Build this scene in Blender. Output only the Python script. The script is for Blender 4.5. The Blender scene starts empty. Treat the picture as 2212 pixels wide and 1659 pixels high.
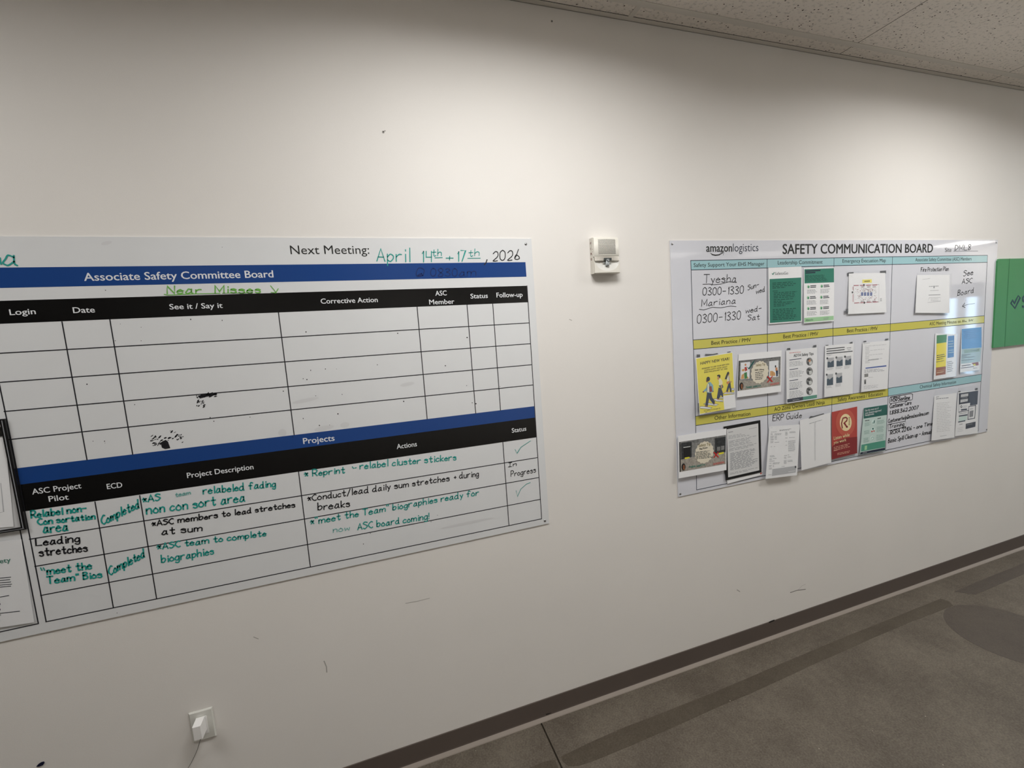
import bpy, math, random
from mathutils import Vector, Matrix
random.seed(7)
SC = bpy.context.scene
COL = SC.collection

# ------------------------------------------------------------------ camera
# wall plane is y = 0 (x to the right, z up, floor z = 0); the camera stands 1.72 m in front of it
D0, EYE = 1.7226, 1.748
F_PX, YAW, PITCH, ROLL = 948.6176, 0.3112411, -0.1104062, -0.0683977
CAM = Vector((0.0, -D0, EYE))
_f = Vector((math.sin(YAW)*math.cos(PITCH), math.cos(YAW)*math.cos(PITCH), math.sin(PITCH)))
_r0 = Vector((math.cos(YAW), -math.sin(YAW), 0)); _u0 = _r0.cross(_f)
_r = math.cos(ROLL)*_r0 + math.sin(ROLL)*_u0
_u = -math.sin(ROLL)*_r0 + math.cos(ROLL)*_u0
cd = bpy.data.cameras.new('camera'); cam = bpy.data.objects.new('camera', cd); COL.objects.link(cam)
cd.sensor_width = 36.0; cd.lens = F_PX/2212*36.0; cd.clip_start = 0.05; cd.clip_end = 100
cam.matrix_world = Matrix(((_r.x, _u.x, -_f.x, CAM.x), (_r.y, _u.y, -_f.y, CAM.y), (_r.z, _u.z, -_f.z, CAM.z), (0, 0, 0, 1)))
SC.camera = cam

# ------------------------------------------------------------------ view, world, large lights
SC.view_settings.view_transform = 'Standard'; SC.view_settings.look = 'None'
SC.view_settings.gamma = 1.0; SC.view_settings.use_curve_mapping = False
SC.view_settings.exposure = 0.0
w = bpy.data.worlds.new('world'); SC.world = w; w.use_nodes = True
bgn = w.node_tree.nodes['Background']; bgn.inputs[0].default_value = (0.52, 0.76, 1.0, 1); bgn.inputs[1].default_value = 3.6

ROOM_X0, ROOM_X1, ROOM_Y = -6.6, 13.0, -6.2
CEIL = 3.025

def area(name, loc, rot, sx, sy, power, color, spread=180):
    l = bpy.data.lights.new(name, 'AREA'); l.shape = 'RECTANGLE'; l.size = sx; l.size_y = sy
    l.energy = power; l.color = color; l.spread = math.radians(spread)
    o = bpy.data.objects.new(name, l); o.location = loc; o.rotation_euler = rot; COL.objects.link(o); return o
# daylight coming through the glazed end door
area('daylight', (ROOM_X1+0.30, -4.75, 1.05), (0, math.radians(90), 0), 2.1, 1.1, 26, (0.55, 0.78, 1.0), 170)
WARM, COOL = (1.0, 0.998, 0.985), (0.90, 0.97, 1.0)
# (x, y, power) of the recessed ceiling lights; unseen far row added for bounce light
LIGHTS = [(-1.847, -1.01, 15), (0.568, -1.01, 26), (2.983, -1.01, 23.5), (5.398, -1.01, 21), (7.813, -1.01, 20),
          (-1.847, -5.28, 4), (0.568, -5.28, 19), (2.983, -5.28, 46), (5.398, -5.28, 54), (7.813, -5.28, 50), (12.3, -4.4, 20)]
SPREAD, SPREAD_FAR = 166, 124

# ------------------------------------------------------------------ materials
def lin(c):
    c /= 255.0
    return c/12.92 if c <= 0.04045 else ((c+0.055)/1.055)**2.4
def rgb(c): return (lin(c[0]), lin(c[1]), lin(c[2]), 1)
MATS = {}
def M(name, c=None, rough=0.55, spec=0.4, noise=0.0, nscale=30, metal=0.0, bump=0.0, bscale=200, coat=0.0):
    if name in MATS: return MATS[name]
    m = bpy.data.materials.new(name); m.use_nodes = True; nt = m.node_tree; b = nt.nodes['Principled BSDF']
    b.inputs['Base Color'].default_value = rgb(c); b.inputs['Roughness'].default_value = rough
    b.inputs['Specular IOR Level'].default_value = spec; b.inputs['Metallic'].default_value = metal
    b.inputs['Coat Weight'].default_value = coat; b.inputs['Coat Roughness'].default_value = 0.05
    if noise or bump:
        tc = nt.nodes.new('ShaderNodeTexCoord')
    if noise:
        n = nt.nodes.new('ShaderNodeTexNoise'); n.inputs['Scale'].default_value = nscale; n.inputs['Detail'].default_value = 6
        nt.links.new(tc.outputs['Object'], n.inputs['Vector'])
        r = nt.nodes.new('ShaderNodeMapRange'); r.inputs[1].default_value = 0.3; r.inputs[2].default_value = 0.7
        r.inputs[3].default_value = 1-noise; r.inputs[4].default_value = 1+noise
        nt.links.new(n.outputs[0], r.inputs[0])
        mx = nt.nodes.new('ShaderNodeMix'); mx.data_type = 'RGBA'; mx.blend_type = 'MULTIPLY'; mx.inputs[0].default_value = 1
        mx.inputs[6].default_value = rgb(c); nt.links.new(r.outputs[0], mx.inputs[7]); nt.links.new(mx.outputs[2], b.inputs['Base Color'])
    if bump:
        n2 = nt.nodes.new('ShaderNodeTexNoise'); n2.inputs['Scale'].default_value = bscale; n2.inputs['Detail'].default_value = 3
        nt.links.new(tc.outputs['Object'], n2.inputs['Vector'])
        bp = nt.nodes.new('ShaderNodeBump'); bp.inputs['Strength'].default_value = bump; bp.inputs['Distance'].default_value = 0.002
        nt.links.new(n2.outputs[0], bp.inputs['Height']); nt.links.new(bp.outputs[0], b.inputs['Normal'])
    MATS[name] = m; return m

def clear_plastic(name, fac, haze, tint=(235, 238, 240), rough=0.08):
    m = bpy.data.materials.new(name); m.use_nodes = True; nt = m.node_tree
    nt.nodes.remove(nt.nodes['Principled BSDF']); out = nt.nodes['Material Output']
    t = nt.nodes.new('ShaderNodeBsdfTransparent'); g = nt.nodes.new('ShaderNodeBsdfGlossy'); d = nt.nodes.new('ShaderNodeBsdfDiffuse')
    g.inputs['Roughness'].default_value = rough; d.inputs['Color'].default_value = rgb(tint)
    lw = nt.nodes.new('ShaderNodeLayerWeight'); lw.inputs[0].default_value = 0.5
    pw = nt.nodes.new('ShaderNodeMath'); pw.operation = 'POWER'; pw.inputs[1].default_value = 5; nt.links.new(lw.outputs['Facing'], pw.inputs[0])
    mu = nt.nodes.new('ShaderNodeMath'); mu.operation = 'MULTIPLY_ADD'; mu.inputs[1].default_value = 0.96*fac; mu.inputs[2].default_value = 0.04*fac; nt.links.new(pw.outputs[0], mu.inputs[0])
    a = nt.nodes.new('ShaderNodeMixShader'); a.inputs[0].default_value = haze
    nt.links.new(t.outputs[0], a.inputs[1]); nt.links.new(d.outputs[0], a.inputs[2])
    b = nt.nodes.new('ShaderNodeMixShader'); nt.links.new(mu.outputs[0], b.inputs[0]); nt.links.new(a.outputs[0], b.inputs[1]); nt.links.new(g.outputs[0], b.inputs[2])
    nt.links.new(b.outputs[0], out.inputs[0]); MATS[name] = m; return m

M('wall_paint', (230, 226, 221), 0.55, 0.3, 0.012, 3, bump=0.12, bscale=450)
M('scuff', (176, 172, 166), 0.6); M('dark_scuff', (120, 116, 110), 0.6)
M('board_white', (222, 223, 224), 0.2, 0.5, 0.012, 9)
M('board_grey', (217, 218, 225), 0.045, 0.5, 0.01, 9)
M('print_blue', (25, 66, 132), 0.22, 0.5); M('print_black', (12, 12, 13), 0.2, 0.45)
M('print_white', (226, 228, 230), 0.3); M('grid_black', (38, 38, 44), 0.3)
M('grid_navy', (48, 58, 74), 0.3); M('teal_band', (164, 203, 209), 0.07); M('yellow_band', (205, 197, 92), 0.07)
M('ink_teal', (32, 154, 144), 0.4); M('ink_teal_faded', (120, 182, 176), 0.4); M('ink_black', (34, 34, 38), 0.4); M('ink_grey', (96, 98, 102), 0.4)
M('ink_green', (112, 178, 78), 0.4); M('ink_navy', (14, 38, 96), 0.4); M('smudge', (210, 210, 211), 0.4)
M('steel', (170, 170, 172), 0.3, metal=1.0); M('dark_hole', (40, 38, 36), 0.8)
M('paper', (236, 236, 237), 0.6, 0.25, 0.008, 40); M('paper_grey', (214, 214, 214), 0.6)
M('paper_shade', (205, 205, 206), 0.6)
M('text_dark', (52, 56, 62), 0.6); M('text_mid', (140, 142, 146), 0.6); M('text_light', (182, 183, 186), 0.6)
M('green_dark', (48, 124, 104), 0.45); M('green_text', (14, 78, 66), 0.45); M('green_pale', (160, 204, 158), 0.5)
M('yellow_poster', (232, 218, 74), 0.5); M('ink_blackish', (24, 24, 22), 0.5)
M('skin_brown', (134, 84, 56), 0.5); M('skin_tan', (200, 140, 100), 0.5); M('jacket_blue', (126, 172, 190), 0.5); M('trousers_navy', (32, 46, 72), 0.5)
M('hair_black', (24, 24, 26), 0.5); M('shirt_cream', (232, 226, 196), 0.5); M('bag_red', (140, 56, 40), 0.5); M('bag_green', (52, 104, 92), 0.5); M('orange', (206, 132, 68), 0.5)
M('photo_grey', (126, 126, 124), 0.5, noise=0.35, nscale=90); M('photo_dark', (50, 52, 54), 0.5, noise=0.5, nscale=120)
M('photo_ground', (158, 152, 142), 0.5, noise=0.25, nscale=120); M('photo_light', (206, 208, 206), 0.5, noise=0.1, nscale=60)
M('cream', (222, 214, 194), 0.5); M('red', (196, 34, 32), 0.5); M('red_text', (214, 96, 88), 0.5); M('tick_green', (24, 88, 82), 0.5); M('teal_text', (20, 128, 112), 0.5)
M('gold_text', (120, 106, 48), 0.5); M('carton', (206, 158, 104), 0.5); M('green_trouser', (70, 130, 80), 0.5); M('yellow_tag', (222, 214, 60), 0.5)
M('navy', (28, 38, 58), 0.5); M('navy_light', (60, 70, 88), 0.5); M('bar_blue', (52, 84, 160), 0.5); M('shirt_photo', (56, 76, 92), 0.5, noise=0.4, nscale=150)
M('card_red', (178, 70, 62), 0.5); M('card_red_dark', (132, 42, 44), 0.5); M('card_red_mid', (192, 92, 76), 0.5); M('card_cream', (236, 218, 170), 0.5); M('card_text', (232, 184, 158), 0.5)
M('mint', (192, 211, 205), 0.5); M('mint_mid', (78, 148, 126), 0.5); M('mint_head', (40, 96, 88), 0.5); M('mint_text', (140, 170, 162), 0.5); M('mint_white', (206, 226, 220), 0.5)
M('poster_green', (54, 134, 72), 0.4); M('poster_yellow', (240, 224, 30), 0.4); M('poster_blue', (24, 112, 176), 0.4); M('poster_brown', (150, 76, 34), 0.4)
M('reflection_blue', (70, 146, 206), 0.4); M('blue_text', (44, 104, 168), 0.4); M('pale_teal', (168, 194, 200), 0.4)
M('map_line', (140, 120, 128), 0.5); M('map_red', (170, 70, 84), 0.5); M('map_blue', (104, 116, 160), 0.5); M('map_yellow', (236, 226, 110), 0.5); M('map_pink', (196, 150, 154), 0.5)
M('tape_dark', (78, 80, 84), 0.35); M('frame_black', (14, 14, 15), 0.5); M('rail_black', (20, 20, 21), 0.25, 0.5)
M('sign_green', (70, 146, 90), 0.35, 0.4, 0.02, 4); M('sign_seam', (44, 116, 66), 0.4); M('sign_navy', (14, 52, 74), 0.35)
M('white_plastic', (226, 222, 212), 0.38, 0.45, 0.008, 20); M('plastic_shade', (206, 200, 190), 0.4); M('grille_hole', (62, 58, 58), 0.7); M('fire_red', (120, 74, 68), 0.5)
M('lens_glass', (190, 196, 198), 0.06, 0.8, metal=0.35); M('lens_dark', (70, 74, 74), 0.2); M('reflector', (214, 212, 206), 0.25, 0.6)
M('cable', (120, 118, 112), 0.5); M('outlet_white', (214, 213, 206), 0.4, 0.4); M('adapter_white', (234, 232, 230), 0.35, 0.45)
M('vinyl_base', (92, 82, 76), 0.42, 0.4, 0.03, 8); M('vinyl_toe_lit', (150, 140, 131), 0.4, 0.45)
M('grid_metal', (218, 213, 205), 0.5, 0.3); M('gap_black', (30, 28, 26), 0.9); M('floor_gap', (44, 36, 26), 0.9)
M('far_wall', (214, 210, 204), 0.6, 0.3, 0.01, 3); M('door_grey', (66, 68, 72), 0.4); M('blue_dot', (12, 18, 50), 0.35)
clear_plastic('clear_sleeve', 0.6, 0.05); clear_plastic('window_glass', 1.0, 0.0, rough=0.01)

def concrete(name, base, dark, light, rough):
    m = bpy.data.materials.new(name); m.use_nodes = True; nt = m.node_tree; b = nt.nodes['Principled BSDF']; L = nt.links.new
    b.inputs['Roughness'].default_value = rough; b.inputs['Specular IOR Level'].default_value = 0.35
    tc = nt.nodes.new('ShaderNodeTexCoord')
    def noise(s, d=6):
        n = nt.nodes.new('ShaderNodeTexNoise'); n.inputs['Scale'].default_value = s; n.inputs['Detail'].default_value = d; L(tc.outputs['Object'], n.inputs['Vector']); return n
    n1 = noise(3.5, 9); n2 = noise(140, 4); n3 = noise(30, 5)
    r1 = nt.nodes.new('ShaderNodeValToRGB'); e = r1.color_ramp.elements
    e[0].position = 0.39; e[0].color = rgb(dark); e[1].position = 0.62; e[1].color = rgb(light)
    k = e.new(0.5); k.color = rgb(base)
    ad = nt.nodes.new('ShaderNodeMath'); ad.operation = 'MULTIPLY_ADD'; ad.inputs[1].default_value = 0.45; L(n2.outputs[0], ad.inputs[0])
    sm = nt.nodes.new('ShaderNodeMath'); sm.operation = 'MULTIPLY_ADD'; sm.inputs[1].default_value = 0.35; L(n1.outputs[0], sm.inputs[0])
    s3 = nt.nodes.new('ShaderNodeMath'); s3.operation = 'MULTIPLY'; s3.inputs[1].default_value = 0.2; L(n3.outputs[0], s3.inputs[0])
    L(s3.outputs[0], sm.inputs[2]); L(sm.outputs[0], ad.inputs[2]); L(ad.outputs[0], r1.inputs[0])
    v = nt.nodes.new('ShaderNodeTexVoronoi'); v.inputs['Scale'].default_value = 24; L(tc.outputs['Object'], v.inputs['Vector'])
    lt = nt.nodes.new('ShaderNodeMath'); lt.operation = 'LESS_THAN'; lt.inputs[1].default_value = 0.045; L(v.outputs['Distance'], lt.inputs[0])
    v2 = nt.nodes.new('ShaderNodeTexNoise'); v2.inputs['Scale'].default_value = 11; L(tc.outputs['Object'], v2.inputs['Vector'])
    g = nt.nodes.new('ShaderNodeMath'); g.operation = 'GREATER_THAN'; g.inputs[1].default_value = 0.62; L(v2.outputs[0], g.inputs[0])
    mu = nt.nodes.new('ShaderNodeMath'); mu.operation = 'MULTIPLY'; L(lt.outputs[0], mu.inputs[0]); L(g.outputs[0], mu.inputs[1])
    mx = nt.nodes.new('ShaderNodeMix'); mx.data_type = 'RGBA'; L(mu.outputs[0], mx.inputs[0]); L(r1.outputs[0], mx.inputs[6]); mx.inputs[7].default_value = rgb((190, 182, 168))
    L(mx.outputs[2], b.inputs['Base Color'])
    bp = nt.nodes.new('ShaderNodeBump'); bp.inputs['Strength'].default_value = 0.15; bp.inputs['Distance'].default_value = 0.002; L(n2.outputs[0], bp.inputs['Height']); L(bp.outputs[0], b.inputs['Normal'])
    MATS[name] = m
concrete('concrete', (93, 85, 75), (78, 70, 61), (108, 100, 89), 0.5)
concrete('concrete_dark', (75, 67, 56), (66, 58, 48), (84, 76, 65), 0.45)
concrete('concrete_spot', (77, 69, 62), (69, 61, 55), (84, 76, 68), 0.42)

def tile_mat():
    m = bpy.data.materials.new('ceiling_tile'); m.use_nodes = True; nt = m.node_tree; b = nt.nodes['Principled BSDF']; L = nt.links.new
    b.inputs['Roughness'].default_value = 0.9; b.inputs['Specular IOR Level'].default_value = 0.1
    tc = nt.nodes.new('ShaderNodeTexCoord'); mp = nt.nodes.new('ShaderNodeMapping'); mp.inputs['Scale'].default_value = (1.0, 1.5, 1); L(tc.outputs['Object'], mp.inputs['Vector'])
    n = nt.nodes.new('ShaderNodeTexNoise'); n.inputs['Scale'].default_value = 55; n.inputs['Detail'].default_value = 3; n.inputs['Roughness'].default_value = 0.6; L(mp.outputs[0], n.inputs['Vector'])
    v = nt.nodes.new('ShaderNodeTexVoronoi'); v.inputs['Scale'].default_value = 62; v.inputs['Randomness'].default_value = 1; L(mp.outputs[0], v.inputs['Vector'])
    r = nt.nodes.new('ShaderNodeValToRGB'); e = r.color_ramp.elements
    e[0].position = 0.36; e[0].color = rgb((210, 204, 197)); e[1].position = 0.46; e[1].color = rgb((236, 229, 221)); L(n.outputs[0], r.inputs[0])
    sep = nt.nodes.new('ShaderNodeSeparateColor'); L(v.outputs['Color'], sep.inputs[0])
    gt = nt.nodes.new('ShaderNodeMath'); gt.operation = 'GREATER_THAN'; gt.inputs[1].default_value = 0.86; L(sep.outputs[0], gt.inputs[0])
    lt = nt.nodes.new('ShaderNodeMath'); lt.operation = 'LESS_THAN'; lt.inputs[1].default_value = 0.25; L(v.outputs['Distance'], lt.inputs[0])
    mu = nt.nodes.new('ShaderNodeMath'); mu.operation = 'MULTIPLY'; L(gt.outputs[0], mu.inputs[0]); L(lt.outputs[0], mu.inputs[1])
    mx = nt.nodes.new('ShaderNodeMix'); mx.data_type = 'RGBA'; L(mu.outputs[0], mx.inputs[0]); L(r.outputs[0], mx.inputs[6]); mx.inputs[7].default_value = rgb((84, 76, 70))
    L(mx.outputs[2], b.inputs['Base Color'])
    bp = nt.nodes.new('ShaderNodeBump'); bp.inputs['Strength'].default_value = 0.7; bp.inputs['Distance'].default_value = 0.004; L(n.outputs[0], bp.inputs['Height']); L(bp.outputs[0], b.inputs['Normal'])
    MATS['ceiling_tile'] = m
tile_mat()

# ------------------------------------------------------------------ mesh builder
class MB:
    def __init__(s): s.v = []; s.f = []; s.m = []; s.names = []; s.sm = []
    def mi(s, mat):
        if mat not in s.names: s.names.append(mat)
        return s.names.index(mat)
    def add(s, vs, fs, mat, smooth=False):
        o = len(s.v); k = s.mi(mat); s.v += [tuple(p) for p in vs]
        for f in fs: s.f.append([i+o for i in f]); s.m.append(k); s.sm.append(smooth)
    def box(s, a, b, mat):
        x0, y0, z0 = a; x1, y1, z1 = b
        s.add([(x0, y0, z0), (x1, y0, z0), (x1, y1, z0), (x0, y1, z0), (x0, y0, z1), (x1, y0, z1), (x1, y1, z1), (x0, y1, z1)],
              [(0, 3, 2, 1), (4, 5, 6, 7), (0, 1, 5, 4), (1, 2, 6, 5), (2, 3, 7, 6), (3, 0, 4, 7)], mat)
    def slab(s, front, depth, mat):            # front: 4 points, extruded back (towards the wall)
        back = [Vector(p)+Vector((0, depth, 0)) for p in front]
        s.add(list(front)+back, [(0, 1, 2, 3), (7, 6, 5, 4), (0, 4, 5, 1), (1, 5, 6, 2), (2, 6, 7, 3), (3, 7, 4, 0)], mat)
    def tube(s, pts, r, mat, n=8):
        pts = [Vector(p) for p in pts]; vs = []; fs = []
        for i, p in enumerate(pts):
            t = (pts[min(i+1, len(pts)-1)]-pts[max(i-1, 0)]).normalized()
            a = t.cross(Vector((0.3, 0.5, 0.8))).normalized(); b = t.cross(a)
            vs += [p+r*(math.cos(2*math.pi*k/n)*a+math.sin(2*math.pi*k/n)*b) for k in range(n)]
        for i in range(len(pts)-1):
            for k in range(n): fs.append((i*n+k, i*n+(k+1) % n, (i+1)*n+(k+1) % n, (i+1)*n+k))
        fs.append(tuple(range(n))[::-1]); fs.append(tuple((len(pts)-1)*n+k for k in range(n)))
        s.add(vs, fs, mat, True)
    def disc(s, c, r, mat, h=0.002, n=16, dome=0.0):   # stud standing off the wall (axis -y)
        c = Vector(c); vs = []; fs = []
        rings = [(r, 0.0), (r, h)] + ([(r*0.7, h+dome*0.7)] if dome else [])
        for rr, hh in rings: vs += [c+Vector((rr*math.cos(2*math.pi*k/n), -hh, rr*math.sin(2*math.pi*k/n))) for k in range(n)]
        for i in range(len(rings)-1):
            for k in range(n): fs.append((i*n+k, i*n+(k+1) % n, (i+1)*n+(k+1) % n, (i+1)*n+k))
        vs.append(c+Vector((0, -h-dome, 0)))
        b = (len(rings)-1)*n
        for k in range(n): fs.append((b+k, b+(k+1) % n, len(vs)-1))
        s.add(vs, fs, mat, bool(dome))
    def build(s, name, parent=None, origin=None):
        if not s.v: return None
        if origin is None:
            xs = [p[0] for p in s.v]; ys = [p[1] for p in s.v]; zs = [p[2] for p in s.v]
            origin = Vector(((min(xs)+max(xs))/2, max(ys), min(zs)))
        origin = Vector(origin)
        me = bpy.data.meshes.new(name); me.from_pydata([tuple(Vector(p)-origin) for p in s.v], [], s.f)
        for n in s.names: me.materials.append(MATS[n])
        me.polygons.foreach_set('material_index', s.m); me.polygons.foreach_set('use_smooth', s.sm); me.update()
        o = bpy.data.objects.new(name, me); COL.objects.link(o); o.location = origin
        if parent:
            o.parent = parent; o.location = origin-parent.location
        return o

def tag(o, label, cat, group=None):
    o['label'] = label; o['category'] = cat
    if group: o['group'] = group
    return o
def thing(name, label, cat, loc, group=None):
    o = bpy.data.objects.new(name, None); COL.objects.link(o); o.location = loc; o.empty_display_size = 0.05
    return tag(o, label, cat, group)
def struct(o): o['kind'] = 'structure'; return o

# ------------------------------------------------------------------ drawing on flat surfaces of the place
def ray(px, py): return _f + (px-1106)/F_PX*_r - (py-829.5)/F_PX*_u
def on_wall(px, py, d=0.0):
    """point on the plane that stands d in front of the wall"""
    v = ray(px, py); return CAM + v*((D0-d)/v.y)

GL = {
 'a': '472816041323 45|484453', 'b': '0c03|062847452304', 'c': '47280604 2344', 'd': '47280604 2345|4c4453', 'e': '0646372806042344', 'f': '5b3c2a23|0848',
 'g': '47280604 2345|48412001', 'h': '0c03|06284743', 'i': '1813|!1a1b', 'j': '28211001|!2a2b', 'k': '!0c03|!480543', 'l': '1c13', 'm': '0803|06183733|36587773',
 'n': '0803|06284743', 'o': '28060423444628', 'p': '0800|062847452304', 'q': '47280604 2345|484050', 'r': '0803|062848', 's': '47280736442304', 't': '2b243344|0848',
 'u': '08042344|4843', 'v': '!082348', 'w': '!0813375368', 'x': '!0843|!4803', 'y': '!0824|!4810', 'z': '!08480343',
 'A': '!033c63|!1656', 'B': '!0c03|0c3c4a08|08474403', 'C': '5b3c09063354', 'D': '!0c03|0c3b583503', 'E': '!5c0c0353|!0848', 'F': '!5c0c03|!0848', 'G': '5b3c0a05235457|!3757',
 'H': '!0c03|!5c53|!0858', 'I': '!0c4c|!2c23|!0343', 'J': '3c352304|!1c5c', 'K': '!0c03|!5c0753', 'L': '!0c0353', 'M': '!030c356c63', 'N': '!030c535c', 'O': '3c0906335669 3c',
 'P': '!0c03|0c3c5a3707', 'R': '!0c03|0c3c5a3707|!2753', 'S': '5b2c0a38562304', 'T': '!0c6c|!3c33', 'U': '0c0523555c', 'V': '!0c335c', 'W': '!0c1338537c', 'X': '!0c53|!5c03',
 'Y': '!0c37|!6c3733', 'Z': '!0c5c0353', '0': '2c0a05234 54a2c', '1': '!1a2c23', '2': '0a2c4b470343', '3': '0b2c4a18|1846442304', '4': '!0c0747|!4c43', '5': '!4c0c08|0838452304',
 '6': '3c16042344361705', '7': '!0c4c13', '8': '2c0a45 23044a2c', '9': '4b2c0a28494c|4b43', '-': '!0747', '.': '!0304', ',': '!1402', '"': '!0a0c|!2a2c', '+': '!0646|!2824',
 '/': '!4d02', '*': '!0748|!194 4|!1448', '!': '!0c06|!0304', '@': '4636251424344 6|46546a2c080423 54', ':': '!0405|!0708', '<': '!480543'}
_gl = {}
def glyph(c):
    if c in _gl: return _gl[c]
    st = []
    for s in GL[c].split('|'):
        sharp = s.startswith('!'); s = s.lstrip('!').replace(' ', '')
        p = [(int(s[i]), int(s[i+1], 16)-3) for i in range(0, len(s)-1, 2)]
        if not sharp and len(p) > 2:
            q = [p[0]]+p+[p[-1]]; out = []
            for i in range(1, len(q)-2):
                for k in range(4):
                    t = k/4.0
                    out.append(tuple(0.5*((2*q[i][a])+(-q[i-1][a]+q[i+1][a])*t+(2*q[i-1][a]-5*q[i][a]+4*q[i+1][a]-q[i+2][a])*t*t+(-q[i-1][a]+3*q[i][a]-3*q[i+1][a]+q[i+2][a])*t**3) for a in (0, 1)))
            p = out+[p[-1]]
        st.append(p)
    adv = max(x for s in st for x, y in s)+1.9
    _gl[c] = (st, adv); return _gl[c]

_txt = {}
def text_mesh(s, bold):
    k = (s, bold)
    if k in _txt: return _txt[k]
    cu = bpy.data.curves.new('t', 'FONT'); cu.body = s; cu.size = 1.0; cu.resolution_u = 3; cu.offset = bold
    o = bpy.data.objects.new('t', cu); COL.objects.link(o)
    dg = bpy.context.evaluated_depsgraph_get(); me = bpy.data.meshes.new_from_object(o.evaluated_get(dg))
    vs = [(v.co.x, v.co.y) for v in me.vertices]; fs = [list(p.vertices) for p in me.polygons]
    bpy.data.objects.remove(o); bpy.data.curves.remove(cu); bpy.data.meshes.remove(me)
    _txt[k] = (vs, fs); return _txt[k]
CAPH = max(y for x, y in text_mesh('H', 0)[0])

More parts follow.
